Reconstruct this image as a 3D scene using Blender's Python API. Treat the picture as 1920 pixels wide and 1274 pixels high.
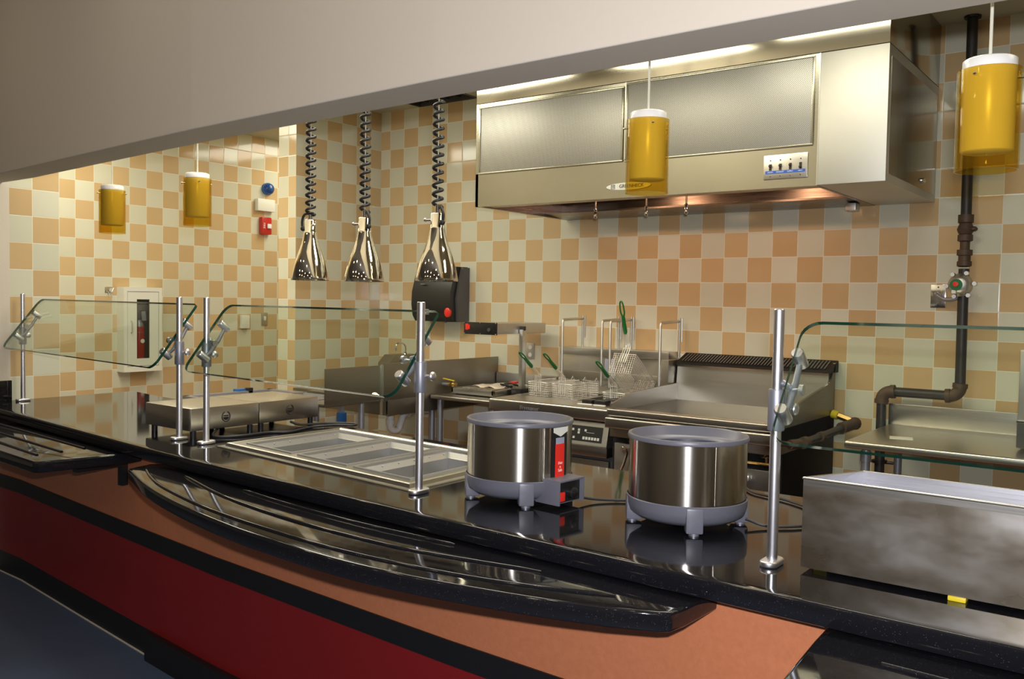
import bpy, bmesh, math, random
from mathutils import Vector, Matrix
random.seed(7)
PI = math.pi
C = bpy.context.scene.collection
sc = bpy.context.scene
for o in list(bpy.data.objects):
    bpy.data.objects.remove(o)

# ------------------------------------------------------------------ camera
T = 0.1524                      # wall tile, 6 inches
CE = 3.05                       # kitchen ceiling
FPX = 1673.76
yaw, pitch, roll = 0.6433, -0.0437, -0.0174
def _rz(a): return Matrix(((math.cos(a), -math.sin(a), 0), (math.sin(a), math.cos(a), 0), (0, 0, 1)))
def _rx(a): return Matrix(((1, 0, 0), (0, math.cos(a), -math.sin(a)), (0, math.sin(a), math.cos(a))))
def _ry(a): return Matrix(((math.cos(a), 0, math.sin(a)), (0, 1, 0), (-math.sin(a), 0, math.cos(a))))
R3 = _rz(yaw) @ _rx(pitch) @ _ry(roll)
cam = bpy.data.cameras.new('camera')
cam.sensor_width = 36; cam.sensor_fit = 'HORIZONTAL'
cam.lens = FPX / 1920 * 36
cam.clip_start = 0.02
co = bpy.data.objects.new('camera', cam); C.objects.link(co)
M = Matrix((( R3[0][0], R3[0][2], -R3[0][1]), (R3[1][0], R3[1][2], -R3[1][1]), (R3[2][0], R3[2][2], -R3[2][1])))
CAM = Vector((5.181, -5.226, 1.544))
co.matrix_world = Matrix.Translation(CAM) @ M.to_4x4()
sc.camera = co

# ------------------------------------------------------------------ world, lights, exposure
sc.view_settings.view_transform = 'Standard'
sc.view_settings.look = 'None'
sc.view_settings.gamma = 1
sc.view_settings.use_curve_mapping = False
sc.view_settings.exposure = 0.0
w = bpy.data.worlds.new('world'); sc.world = w; w.use_nodes = True
w.node_tree.nodes['Background'].inputs[0].default_value = (0.75, 0.8, 1, 1)
w.node_tree.nodes['Background'].inputs[1].default_value = 0.08
def area(name, loc, sx, sy, power, col, rot=(0, 0, 0), shape='RECTANGLE', spread=PI):
    l = bpy.data.lights.new(name, 'AREA'); l.shape = shape; l.size = sx
    if shape in ('RECTANGLE', 'ELLIPSE'): l.size_y = sy
    l.energy = power; l.color = col; l.spread = spread
    o = bpy.data.objects.new(name, l); C.objects.link(o); o.location = loc; o.rotation_euler = rot
    return o
WARM = (1.0, 0.93, 0.74)
# fluorescent troffers in the kitchen ceiling
for i, (x, y) in enumerate(((-1.0, -1.9), (-1.0, 0.6), (0.75, -2.08), (2.4, -2.6), (3.95, -2.10), (5.6, -2.3))):
    area('kitchen_troffer', (x, y, CE - 0.012), 1.2, 0.6, (26, 22, 36, 30, 28, 10)[i], WARM)
# downlights of the dining side
for x in (0.4, 1.9, 3.4, 4.9, 6.4):
    for y in (-4.0, -5.3, -6.6, -7.9):
        area('dining_downlight', (x, y, 3.38), 0.12, 0.12, 2.5, (1.0, 0.80, 0.54), shape='DISK')
# the photographer's flash, just over the camera
fl = area('camera_flash', CAM + Vector((0.02, 0.03, 0.10)), 0.07, 0.03, 62, (0.93, 0.93, 1.0), shape='RECTANGLE')
fl.rotation_euler = co.matrix_world.to_euler()

# ------------------------------------------------------------------ materials
def new_mat(name):
    m = bpy.data.materials.new(name); m.use_nodes = True
    return m, m.node_tree, m.node_tree.nodes['Principled BSDF']
def N(nt, t, **kw):
    n = nt.nodes.new(t)
    for k, v in kw.items(): setattr(n, k, v)
    return n
def math_n(nt, op, a, b=None):
    n = N(nt, 'ShaderNodeMath', operation=op)
    for i, v in enumerate((a, b)):
        if v is None: continue
        if isinstance(v, (int, float)): n.inputs[i].default_value = v
        else: nt.links.new(v, n.inputs[i])
    return n.outputs[0]
def mixc(nt, fac, a, b):
    n = N(nt, 'ShaderNodeMix', data_type='RGBA')
    if isinstance(fac, (int, float)): n.inputs[0].default_value = fac
    else: nt.links.new(fac, n.inputs[0])
    for i, v in ((6, a), (7, b)):
        if isinstance(v, tuple): n.inputs[i].default_value = (*v, 1) if len(v) == 3 else v
        else: nt.links.new(v, n.inputs[i])
    return n.outputs[2]
def plain(name, col, rough=0.5, metal=0.0, spec=0.5, coat=0.0, noise=0.0, nscale=30, emis=None):
    m, nt, p = new_mat(name)
    p.inputs['Base Color'].default_value = (*col, 1)
    p.inputs['Roughness'].default_value = rough
    p.inputs['Metallic'].default_value = metal
    p.inputs['Specular IOR Level'].default_value = spec
    p.inputs['Coat Weight'].default_value = coat
    if noise:
        g = N(nt, 'ShaderNodeTexCoord'); nz = N(nt, 'ShaderNodeTexNoise'); nz.inputs['Scale'].default_value = nscale
        nz.inputs['Detail'].default_value = 4
        nt.links.new(g.outputs['Object'], nz.inputs['Vector'])
        c = mixc(nt, nz.outputs[0], tuple(max(0, v * (1 - noise)) for v in col), tuple(min(1, v * (1 + noise)) for v in col))
        nt.links.new(c, p.inputs['Base Color'])
    if emis:
        p.inputs['Emission Color'].default_value = (*emis[0], 1); p.inputs['Emission Strength'].default_value = emis[1]
    return m
def steel(name, col=(0.60, 0.585, 0.54), rough=0.3, streak=(4, 4, 200), amt=0.12, bump=0.15, blot=0.0):
    m, nt, p = new_mat(name)
    p.inputs['Metallic'].default_value = 1
    g = N(nt, 'ShaderNodeTexCoord'); mp = N(nt, 'ShaderNodeMapping'); mp.inputs['Scale'].default_value = streak
    nt.links.new(g.outputs['Object'], mp.inputs[0])
    nz = N(nt, 'ShaderNodeTexNoise'); nz.inputs['Scale'].default_value = 1; nz.inputs['Detail'].default_value = 5
    nt.links.new(mp.outputs[0], nz.inputs['Vector'])
    nb = N(nt, 'ShaderNodeTexNoise'); nb.inputs['Scale'].default_value = 2.2; nb.inputs['Detail'].default_value = 3
    nt.links.new(g.outputs['Object'], nb.inputs['Vector'])
    r = math_n(nt, 'MULTIPLY_ADD', nz.outputs[0], amt * 2); r.node.inputs[2].default_value = rough - amt
    if blot:
        r2 = math_n(nt, 'MULTIPLY_ADD', nb.outputs[0], blot); nt.links.new(r, r2.node.inputs[2]); r = r2
    nt.links.new(r, p.inputs['Roughness'])
    c = mixc(nt, nb.outputs[0], tuple(v * (0.9 if blot < 0.2 else 0.72) for v in col), tuple(min(1, v * (1.08 if blot < 0.2 else 1.25)) for v in col))
    nt.links.new(c, p.inputs['Base Color'])
    if bump:
        b = N(nt, 'ShaderNodeBump'); b.inputs['Strength'].default_value = bump; b.inputs['Distance'].default_value = 0.0004
        nt.links.new(nz.outputs[0], b.inputs['Height']); nt.links.new(b.outputs[0], p.inputs['Normal'])
    return m
def tile_mat(name, axis, off, parity, dz=0.0):
    """glazed checker tile laid on a wall plane, squares of 6 inches measured in metres of the room"""
    m, nt, p = new_mat(name)
    g = N(nt, 'ShaderNodeNewGeometry'); s = N(nt, 'ShaderNodeSeparateXYZ'); nt.links.new(g.outputs['Position'], s.inputs[0])
    u = math_n(nt, 'DIVIDE', math_n(nt, 'SUBTRACT', s.outputs['XY'.index(axis)], off), T)
    v = math_n(nt, 'ADD', math_n(nt, 'DIVIDE', math_n(nt, 'SUBTRACT', CE, s.outputs[2]), T), dz)
    fu, fv = math_n(nt, 'FLOOR', u), math_n(nt, 'FLOOR', v)
    par = math_n(nt, 'ABSOLUTE', math_n(nt, 'MODULO', math_n(nt, 'ADD', math_n(nt, 'ADD', fu, fv), parity + 100), 2))
    du = math_n(nt, 'ABSOLUTE', math_n(nt, 'SUBTRACT', math_n(nt, 'SUBTRACT', u, fu), 0.5))
    dv = math_n(nt, 'ABSOLUTE', math_n(nt, 'SUBTRACT', math_n(nt, 'SUBTRACT', v, fv), 0.5))
    d = math_n(nt, 'MAXIMUM', du, dv)
    grout = math_n(nt, 'GREATER_THAN', d, 0.5 - 0.013)
    cb = N(nt, 'ShaderNodeCombineXYZ'); nt.links.new(fu, cb.inputs[0]); nt.links.new(fv, cb.inputs[1])
    wn = N(nt, 'ShaderNodeTexWhiteNoise', noise_dimensions='3D'); nt.links.new(cb.outputs[0], wn.inputs['Vector'])
    white = mixc(nt, wn.outputs['Value'], (0.585, 0.58, 0.455), (0.635, 0.625, 0.50))
    ora = mixc(nt, wn.outputs['Value'], (0.53, 0.375, 0.195), (0.58, 0.415, 0.22))
    nt.links.new(mixc(nt, grout, mixc(nt, par, ora, white), (0.70, 0.66, 0.52)), p.inputs['Base Color'])
    rg = math_n(nt, 'MULTIPLY_ADD', grout, 0.45); rg.node.inputs[2].default_value = 0.10
    nt.links.new(rg, p.inputs['Roughness'])
    # pillowed tile edges, gentle waviness of the glaze, tiles set a hair out of plane
    edge = N(nt, 'ShaderNodeMapRange'); edge.inputs[1].default_value = 0.5; edge.inputs[2].default_value = 0.47
    nt.links.new(d, edge.inputs[0])
    nz = N(nt, 'ShaderNodeTexNoise'); nz.inputs['Scale'].default_value = 9; nt.links.new(g.outputs['Position'], nz.inputs['Vector'])
    h = math_n(nt, 'ADD', math_n(nt, 'MULTIPLY', edge.outputs[0], 1.0), math_n(nt, 'MULTIPLY', nz.outputs[0], 0.6))
    b = N(nt, 'ShaderNodeBump'); b.inputs['Strength'].default_value = 0.5; b.inputs['Distance'].default_value = 0.0012
    nt.links.new(h, b.inputs['Height']); nt.links.new(b.outputs[0], p.inputs['Normal'])
    return m
def clear(name, tint, gloss_ior=1.5, rough=0.02, body=0.0, bodycol=(1, 1, 1)):
    """thin clear sheet: tinted see-through plus a Fresnel reflection"""
    m, nt, p = new_mat(name)
    out = nt.nodes['Material Output']
    tr = N(nt, 'ShaderNodeBsdfTransparent'); tr.inputs[0].default_value = (*tint, 1)
    gl = N(nt, 'ShaderNodeBsdfGlossy'); gl.inputs['Roughness'].default_value = rough
    fr = N(nt, 'ShaderNodeFresnel'); gb = N(nt, 'ShaderNodeNewGeometry')
    mr = N(nt, 'ShaderNodeMapRange'); mr.inputs[3].default_value = gloss_ior; mr.inputs[4].default_value = 1 / gloss_ior
    nt.links.new(gb.outputs['Backfacing'], mr.inputs[0]); nt.links.new(mr.outputs[0], fr.inputs[0])
    mx = N(nt, 'ShaderNodeMixShader')
    base = tr.outputs[0]
    if body:
        df = N(nt, 'ShaderNodeBsdfDiffuse'); df.inputs[0].default_value = (*bodycol, 1)
        m2 = N(nt, 'ShaderNodeMixShader'); m2.inputs[0].default_value = body
        nt.links.new(tr.outputs[0], m2.inputs[1]); nt.links.new(df.outputs[0], m2.inputs[2]); base = m2.outputs[0]
    nt.links.new(fr.outputs[0], mx.inputs[0]); nt.links.new(base, mx.inputs[1]); nt.links.new(gl.outputs[0], mx.inputs[2])
    nt.links.new(mx.outputs[0], out.inputs[0])
    return m
def granite():
    m, nt, p = new_mat('black_granite')
    g = N(nt, 'ShaderNodeTexCoord'); v = N(nt, 'ShaderNodeTexVoronoi'); v.inputs['Scale'].default_value = 260
    nt.links.new(g.outputs['Object'], v.inputs['Vector'])
    s = math_n(nt, 'LESS_THAN', v.outputs['Distance'], 0.22)
    nz = N(nt, 'ShaderNodeTexNoise'); nz.inputs['Scale'].default_value = 90; nt.links.new(g.outputs['Object'], nz.inputs['Vector'])
    f = math_n(nt, 'MULTIPLY', s, math_n(nt, 'GREATER_THAN', nz.outputs[0], 0.56))
    nt.links.new(mixc(nt, f, (0.008, 0.008, 0.010), (0.045, 0.047, 0.055)), p.inputs['Base Color'])
    p.inputs['Roughness'].default_value = 0.065
    p.inputs['Specular IOR Level'].default_value = 0.42
    return m
def laminate(name, a, b, rough=0.35):
    m, nt, p = new_mat(name)
    g = N(nt, 'ShaderNodeTexCoord'); nz = N(nt, 'ShaderNodeTexNoise'); nz.inputs['Scale'].default_value = 60; nz.inputs['Detail'].default_value = 8
    nz.inputs['Roughness'].default_value = 0.7
    nt.links.new(g.outputs['Object'], nz.inputs['Vector'])
    nt.links.new(mixc(nt, nz.outputs[0], a, b), p.inputs['Base Color'])
    p.inputs['Roughness'].default_value = rough
    return m
def perf_mat():
    """perforated stainless sheet, staggered punched holes"""
    m, nt, p = new_mat('perforated_steel')
    g = N(nt, 'ShaderNodeNewGeometry'); s = N(nt, 'ShaderNodeSeparateXYZ'); nt.links.new(g.outputs['Position'], s.inputs[0])
    P_ = 0.0085
    def holes(ox, oz):
        a = math_n(nt, 'ABSOLUTE', math_n(nt, 'SUBTRACT', math_n(nt, 'FRACT', math_n(nt, 'DIVIDE', math_n(nt, 'ADD', s.outputs[0], 50 + ox * P_), P_)), 0.5))
        b = math_n(nt, 'ABSOLUTE', math_n(nt, 'SUBTRACT', math_n(nt, 'FRACT', math_n(nt, 'DIVIDE', math_n(nt, 'ADD', s.outputs[2], 50 + oz * P_), P_)), 0.5))
        r = math_n(nt, 'SQRT', math_n(nt, 'ADD', math_n(nt, 'POWER', a, 2), math_n(nt, 'POWER', b, 2)))
        return math_n(nt, 'LESS_THAN', r, 0.25)
    h = math_n(nt, 'MAXIMUM', holes(0, 0), holes(0.5, 0.5))
    nt.links.new(mixc(nt, h, (0.46, 0.46, 0.42), (0.11, 0.11, 0.10)), p.inputs['Base Color'])
    p.inputs['Metallic'].default_value = 0.75
    p.inputs['Roughness'].default_value = 0.42
    return m
MT = {}
MT['steel'] = steel('brushed_steel', amt=0.05, bump=0.04)
MT['steel_v'] = steel('turned_steel', streak=(3, 3, 260), rough=0.20, amt=0.015, bump=0.0, col=(0.66, 0.63, 0.56))
_nt = MT['steel_v'].node_tree; _tg = _nt.nodes.new('ShaderNodeTangent'); _tg.direction_type = 'RADIAL'; _tg.axis = 'Z'
_p = _nt.nodes['Principled BSDF']; _p.inputs['Anisotropic'].default_value = 0.9; _p.inputs['Anisotropic Rotation'].default_value = 0.25; _nt.links.new(_tg.outputs[0], _p.inputs['Tangent'])
MT['steel_side'] = steel('side_steel', col=(0.42, 0.41, 0.37), rough=0.20, streak=(60, 60, 2), amt=0.06, bump=0.0)
MT['hoodsteel'] = steel('hood_steel', col=(0.37, 0.36, 0.29), rough=0.24, streak=(2, 2, 120), amt=0.05, bump=0.05)
MT['hoodplate'] = steel('hood_plate_steel', col=(0.55, 0.55, 0.50), rough=0.52, streak=(30, 30, 30), amt=0.03, bump=0.02)
MT['hoodtrim'] = steel('hood_trim_steel', col=(0.50, 0.48, 0.40), rough=0.13, streak=(2, 2, 120), amt=0.02, bump=0.03)
MT['well'] = plain('well_steel', (0.40, 0.40, 0.39), 0.38, 0.65)
MT['wire'] = plain('plated_wire', (0.78, 0.77, 0.70), 0.35, 0.55)
MT['steel_soft'] = steel('satin_steel', col=(0.60, 0.595, 0.56), rough=0.42, amt=0.06, bump=0.05)
MT['steel_dark'] = steel('dull_sink_steel', col=(0.34, 0.32, 0.27), rough=0.38, blot=0.15)
MT['steel_tank'] = steel('smudged_steel', col=(0.50, 0.45, 0.37), rough=0.24, streak=(1.5, 1.5, 14), amt=0.16, blot=0.25)
def smudge(m):
    nt = m.node_tree; p = nt.nodes['Principled BSDF']; g = N(nt, 'ShaderNodeTexCoord')
    mp = N(nt, 'ShaderNodeMapping'); mp.inputs['Scale'].default_value = (3.2, 3.2, 6.5); nt.links.new(g.outputs['Object'], mp.inputs[0])
    a = N(nt, 'ShaderNodeTexNoise'); a.inputs['Scale'].default_value = 1.7; a.inputs['Detail'].default_value = 4; a.inputs['Roughness'].default_value = 0.5; a.inputs['Distortion'].default_value = 0.25
    nt.links.new(mp.outputs[0], a.inputs['Vector'])
    mr = N(nt, 'ShaderNodeMapRange'); mr.inputs[1].default_value = 0.38; mr.inputs[2].default_value = 0.72; nt.links.new(a.outputs[0], mr.inputs[0])
    nt.links.new(mixc(nt, mr.outputs[0], (0.47, 0.41, 0.31), (0.62, 0.60, 0.56)), p.inputs['Base Color'])
    q = math_n(nt, 'MULTIPLY_ADD', mr.outputs[0], 0.10); q.node.inputs[2].default_value = 0.27; nt.links.new(q, p.inputs['Roughness'])
smudge(MT['steel_tank'])
MT['alu'] = steel('aluminium_post', col=(0.80, 0.80, 0.84), rough=0.36, streak=(1, 1, 60), amt=0.04, bump=0.0)
MT['castgrey'] = plain('grey_cast_metal', (0.30, 0.31, 0.36), 0.42, 0.65)
MT['potwell'] = plain('dark_pot_liner', (0.075, 0.077, 0.095), 0.35, 0.0)
MT['greyplastic'] = plain('grey_pot_base', (0.135, 0.138, 0.17), 0.38, 0.0, noise=0.05)
MT['chrome'] = plain('chrome', (0.80, 0.76, 0.66), 0.045, 1.0)
MT['chrome_c'] = plain('bright_chrome', (0.8, 0.8, 0.8), 0.12, 1.0)
MT['granite'] = granite()
MT['blackband'] = plain('black_band_laminate', (0.008, 0.008, 0.009), 0.45)
MT['black'] = plain('black_plastic', (0.012, 0.012, 0.013), 0.35)
MT['mattblack'] = plain('matt_black_enamel', (0.006, 0.006, 0.006), 0.55, spec=0.15)
MT['warmtop'] = steel('polished_top_steel', col=(0.62, 0.60, 0.54), rough=0.26, amt=0.02, bump=0.0)
MT['gsplash'] = steel('dark_reflection_steel', col=(0.20, 0.185, 0.15), rough=0.35, blot=0.1)  # stainless; the dark surroundings it mirrors are put into the base colour
MT['rubber'] = plain('black_rubber', (0.015, 0.015, 0.016), 0.5)
MT['smoke'] = plain('smoked_grey_plastic', (0.07, 0.068, 0.07), 0.3)
MT['orange'] = laminate('terracotta_laminate', (0.43, 0.135, 0.055), (0.60, 0.225, 0.105))
MT['red'] = laminate('dark_red_laminate', (0.19, 0.007, 0.008), (0.25, 0.010, 0.011), 0.4)
MT['plaster'] = plain('painted_plaster', (0.62, 0.56, 0.47), 0.7, noise=0.02, nscale=60)
MT['ceil'] = plain('ceiling_panel', (0.52, 0.50, 0.38), 0.8, noise=0.03, nscale=80)
MT['bluefloor'] = laminate('blue_floor', (0.060, 0.088, 0.145), (0.095, 0.130, 0.200), 0.5)
MT['quarry'] = plain('kitchen_floor_red_brown', (0.16, 0.07, 0.045), 0.5, noise=0.15, nscale=8)
MT['white'] = plain('white_enamel', (0.72, 0.73, 0.66), 0.35)
MT['frost'] = plain('frosted_white_glass', (0.86, 0.86, 0.84), 0.3)
MT['cord'] = plain('pale_cord', (0.62, 0.62, 0.52), 0.5)
MT['amber'] = clear('amber_glass', (0.915, 0.805, 0.42), 1.35, 0.03, body=0.03, bodycol=(0.85, 0.50, 0.03))
MT['glass'] = clear('clear_glass', (0.935, 0.968, 0.928), 1.22, 0.0)
MT['glassedge'] = plain('green_glass_edge', (0.006, 0.045, 0.028), 0.10, 0.0, 0.5)
MT['window'] = clear('cabinet_window', (0.85, 0.87, 0.85), 1.4, 0.02)
MT['redpaint'] = plain('red_paint', (0.45, 0.02, 0.015), 0.3)
MT['redglow'] = plain('red_plastic', (0.75, 0.03, 0.02), 0.3)
MT['green'] = plain('green_vinyl', (0.008, 0.14, 0.03), 0.35)
MT['blue'] = plain('blue_plastic', (0.02, 0.13, 0.38), 0.35)
MT['bluedome'] = clear('blue_lens', (0.15, 0.35, 0.75), 1.5, 0.05, body=0.5, bodycol=(0.04, 0.12, 0.32))
MT['pipe'] = plain('black_iron_pipe', (0.035, 0.032, 0.030), 0.45, 0.3, noise=0.3, nscale=20)
MT['rust'] = plain('rusty_fitting', (0.085, 0.055, 0.035), 0.6, 0.3, noise=0.4, nscale=40)
MT['brass'] = plain('brass', (0.42, 0.27, 0.09), 0.3, 0.9)
MT['yellow'] = plain('yellow_vinyl', (0.70, 0.55, 0.02), 0.4)
MT['pvc'] = plain('white_pvc', (0.72, 0.73, 0.68), 0.35)
MT['paper'] = plain('paper', (0.66, 0.60, 0.50), 0.8)
MT['oil'] = plain('griddle_plate', (0.20, 0.19, 0.175), 0.22, 0.9, noise=0.25, nscale=6)
MT['perf'] = perf_mat()
MT['bronze'] = steel('hood_interior_steel', col=(0.30, 0.26, 0.23), rough=0.3)
MT['ink'] = plain('black_ink', (0.01, 0.01, 0.01), 0.5)
MT['whiteink'] = plain('white_ink', (0.8, 0.8, 0.8), 0.5)
MT['redink'] = plain('pale_red_ink', (0.9, 0.55, 0.5), 0.5)
MT['blueink'] = plain('blue_label', (0.02, 0.10, 0.45), 0.4)
MT['button'] = plain('grey_white_keys', (0.55, 0.55, 0.52), 0.4)
MT['lens'] = plain('strobe_lens', (0.8, 0.8, 0.8), 0.1, 0.0, 0.8)
MT['lilac'] = plain('lilac_tape', (0.32, 0.34, 0.44), 0.5)
MT['tank_in'] = steel('pale_liner_steel', col=(0.62, 0.62, 0.66), rough=0.4)
MT['warmin'] = plain('warm_lamp_lens', (1, 0.8, 0.6), 0.4, emis=((1.0, 0.55, 0.28), 6))

# ------------------------------------------------------------------ mesh helpers
ORG = {}
class MB:
    def __init__(s): s.bm = bmesh.new(); s.mi = 0
    def _tag(s, faces):
        for f in faces: f.material_index = s.mi
    def box(s, x0, x1, y0, y1, z0, z1, bev=0.0, rot=None, piv=None, seg=2):
        b = bmesh.new(); bmesh.ops.create_cube(b, size=1)
        c = Vector(((x0 + x1) / 2, (y0 + y1) / 2, (z0 + z1) / 2))
        for v in b.verts: v.co = Vector((v.co.x * abs(x1 - x0), v.co.y * abs(y1 - y0), v.co.z * abs(z1 - z0)))
        if bev: bmesh.ops.bevel(b, geom=b.edges[:], offset=min(bev, 0.45 * min(abs(x1 - x0), abs(y1 - y0), abs(z1 - z0))), segments=seg, affect='EDGES', profile=0.6)
        mt = Matrix.Translation(c)
        if rot is not None:
            p = Vector(piv) if piv is not None else c
            mt = Matrix.Translation(p) @ rot.to_4x4() @ Matrix.Translation(-p) @ mt
        s.merge(b, mt); return s
    def merge(s, b, mt=None):
        if mt is not None: bmesh.ops.transform(b, matrix=mt, verts=b.verts)
        vm = {v: s.bm.verts.new(v.co) for v in b.verts}
        for f in b.faces:
            try:
                nf = s.bm.faces.new([vm[v] for v in f.verts]); nf.material_index = s.mi
            except ValueError: pass
        b.free(); return s
    def prism(s, pts, z0, z1, bev=0.0):
        b = bmesh.new()
        lo = [b.verts.new((x, y, z0)) for x, y in pts]; hi = [b.verts.new((x, y, z1)) for x, y in pts]
        b.faces.new(lo[::-1]); b.faces.new(hi)
        n = len(pts)
        for i in range(n): b.faces.new((lo[i], lo[(i + 1) % n], hi[(i + 1) % n], hi[i]))
        bmesh.ops.recalc_face_normals(b, faces=b.faces)
        if bev:
            es = [e for e in b.edges if abs(e.verts[0].co.z - e.verts[1].co.z) < 1e-6]
            bmesh.ops.bevel(b, geom=es, offset=bev, segments=3, affect='EDGES', profile=0.5)
        s.merge(b); return s
    def extr(s, poly, axis, a0, a1):
        """polygon given in the two other axes, extruded along axis ('x','y')"""
        b = bmesh.new()
        def P(p, a): return (a, p[0], p[1]) if axis == 'x' else ((p[0], a, p[1]) if axis == 'y' else (p[0], p[1], a))
        lo = [b.verts.new(P(p, a0)) for p in poly]; hi = [b.verts.new(P(p, a1)) for p in poly]
        b.faces.new(lo[::-1]); b.faces.new(hi); n = len(poly)
        for i in range(n): b.faces.new((lo[i], lo[(i + 1) % n], hi[(i + 1) % n], hi[i]))
        bmesh.ops.recalc_face_normals(b, faces=b.faces)
        s.merge(b); return s
    def tube(s, pts, r, seg=12, closed=False, caps=True):
        pts = [Vector(p) for p in pts]; n = len(pts)
        rr = r if isinstance(r, (list, tuple)) else [r] * n
        tan = []
        for i in range(n):
            a = pts[(i - 1) % n] if (closed or i > 0) else pts[i]
            c = pts[(i + 1) % n] if (closed or i < n - 1) else pts[i]
            t = (c - a); tan.append(t.normalized() if t.length > 1e-9 else Vector((0, 0, 1)))
        up = Vector((0, 0, 1)) if abs(tan[0].z) < 0.9 else Vector((1, 0, 0))
        u = tan[0].cross(up).normalized(); rings = []
        for i in range(n):
            u = (u - tan[i] * u.dot(tan[i])).normalized(); v = tan[i].cross(u)
            rings.append([s.bm.verts.new(pts[i] + (u * math.cos(2 * PI * k / seg) + v * math.sin(2 * PI * k / seg)) * rr[i]) for k in range(seg)])
        for i in range(n if closed else n - 1):
            a, b = rings[i], rings[(i + 1) % n]
            for k in range(seg):
                f = s.bm.faces.new((a[k], a[(k + 1) % seg], b[(k + 1) % seg], b[k])); f.material_index = s.mi
        if caps and not closed:
            for rg in (rings[0][::-1], rings[-1]):
                f = s.bm.faces.new(rg); f.material_index = s.mi
        return s
    def lathe(s, prof, c=(0, 0, 0), seg=48, axis='z', caps=False, sx=1, sy=1):
        rings = []
        for r, h in prof:
            ring = []
            for k in range(seg):
                a = 2 * PI * k / seg; p = (r * math.cos(a) * sx, r * math.sin(a) * sy, h)
                if axis == 'x': p = (h, p[0], p[1])
                elif axis == 'y': p = (p[0], h, p[1])
                ring.append(s.bm.verts.new((p[0] + c[0], p[1] + c[1], p[2] + c[2])))
            rings.append(ring)
        for a, b in zip(rings, rings[1:]):
            for k in range(seg):
                f = s.bm.faces.new((a[k], a[(k + 1) % seg], b[(k + 1) % seg], b[k])); f.material_index = s.mi
        if caps:
            for rg in (rings[0][::-1], rings[-1]):
                f = s.bm.faces.new(rg); f.material_index = s.mi
        return s
    def quad(s, *pts):
        f = s.bm.faces.new([s.bm.verts.new(p) for p in pts]); f.material_index = s.mi; return s
    def ball(s, c, r, seg=16):
        b = bmesh.new(); bmesh.ops.create_uvsphere(b, u_segments=seg, v_segments=seg // 2, radius=1)
        rr = r if isinstance(r, (tuple, list)) else (r, r, r)
        s.merge(b, Matrix.Translation(Vector(c)) @ Matrix.Diagonal((*rr, 1))); return s
    def xf(s, mt):
        bmesh.ops.transform(s.bm, matrix=mt, verts=s.bm.verts); return s
    def build(s, name, mats, parent=None, origin=None, smooth=40):
        if parent is not None: org = ORG[parent.name]
        else: org = Vector(origin if origin is not None else (0, 0, 0))
        bmesh.ops.recalc_face_normals(s.bm, faces=s.bm.faces)
        bmesh.ops.translate(s.bm, vec=-org, verts=s.bm.verts)
        me = bpy.data.meshes.new(name); s.bm.to_mesh(me); s.bm.free()
        for m in (mats if isinstance(mats, (list, tuple)) else [mats]): me.materials.append(MT[m] if isinstance(m, str) else m)
        if smooth:
            me.shade_smooth(); me.set_sharp_from_angle(angle=math.radians(smooth))
        o = bpy.data.objects.new(name, me); C.objects.link(o)
        if parent is not None: o.parent = parent
        else: o.location = org
        ORG[o.name] = org
        return o
def tag(o, label=None, cat=None, group=None, kind=None):
    for k, v in (('label', label), ('category', cat), ('group', group), ('kind', kind)):
        if v: o[k] = v
    return o
def thing(name, label, cat, loc, group=None):
    o = bpy.data.objects.new(name, None); C.objects.link(o); o.location = loc; o.empty_display_size = 0.05
    ORG[o.name] = Vector(loc)
    return tag(o, label, cat, group)
def copy_tree(o, parent=None):
    c = o.copy(); C.objects.link(c); ORG[c.name] = ORG[o.name]
    if parent is not None: c.parent = parent
    for ch in [x for x in list(bpy.data.objects) if x.parent == o]: copy_tree(ch, c)
    return c
def text_mb(mb, s, loc, size, rot, depth=0.0006, align='CENTER'):
    cu = bpy.data.curves.new('t', 'FONT'); cu.body = s; cu.size = size; cu.extrude = depth; cu.align_x = align; cu.align_y = 'CENTER'
    ob = bpy.data.objects.new('t', cu); C.objects.link(ob)
    dg = bpy.context.evaluated_depsgraph_get(); me = bpy.data.meshes.new_from_object(ob.evaluated_get(dg))
    b = bmesh.new(); b.from_mesh(me)
    mb.merge(b, Matrix.Translation(Vector(loc)) @ rot.to_4x4())
    bpy.data.objects.remove(ob); bpy.data.curves.remove(cu); bpy.data.meshes.remove(me)
    return mb
FRONT = Matrix.Rotation(PI / 2, 3, 'X')                       # text facing -y
EAST = Matrix.Rotation(PI / 2, 3, 'Z') @ Matrix.Rotation(PI / 2, 3, 'X')   # text facing +x
def struct(name, mb, mat, smooth=0): return tag(mb.build(name, mat, smooth=smooth), kind='structure')
def lerp(tab, x):
    if x <= tab[0][0]: a, b = tab[0], tab[1]
    else:
        for a, b in zip(tab, tab[1:]):
            if x <= b[0]: break
    t = (x - a[0]) / (b[0] - a[0]); return a[1] + (b[1] - a[1]) * t
def smooth_path(pts, n=8):
    """Catmull-Rom through the points"""
    P = [Vector(p) for p in pts]; P = [P[0] * 2 - P[1]] + P + [P[-1] * 2 - P[-2]]; out = []
    for i in range(1, len(P) - 2):
        for k in range(n):
            t = k / n; a, b, c, d = P[i - 1], P[i], P[i + 1], P[i + 2]
            out.append(0.5 * ((2 * b) + (c - a) * t + (2 * a - 5 * b + 4 * c - d) * t * t + (3 * b - a - 3 * c + d) * t ** 3))
    out.append(P[-2]); return out
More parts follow.
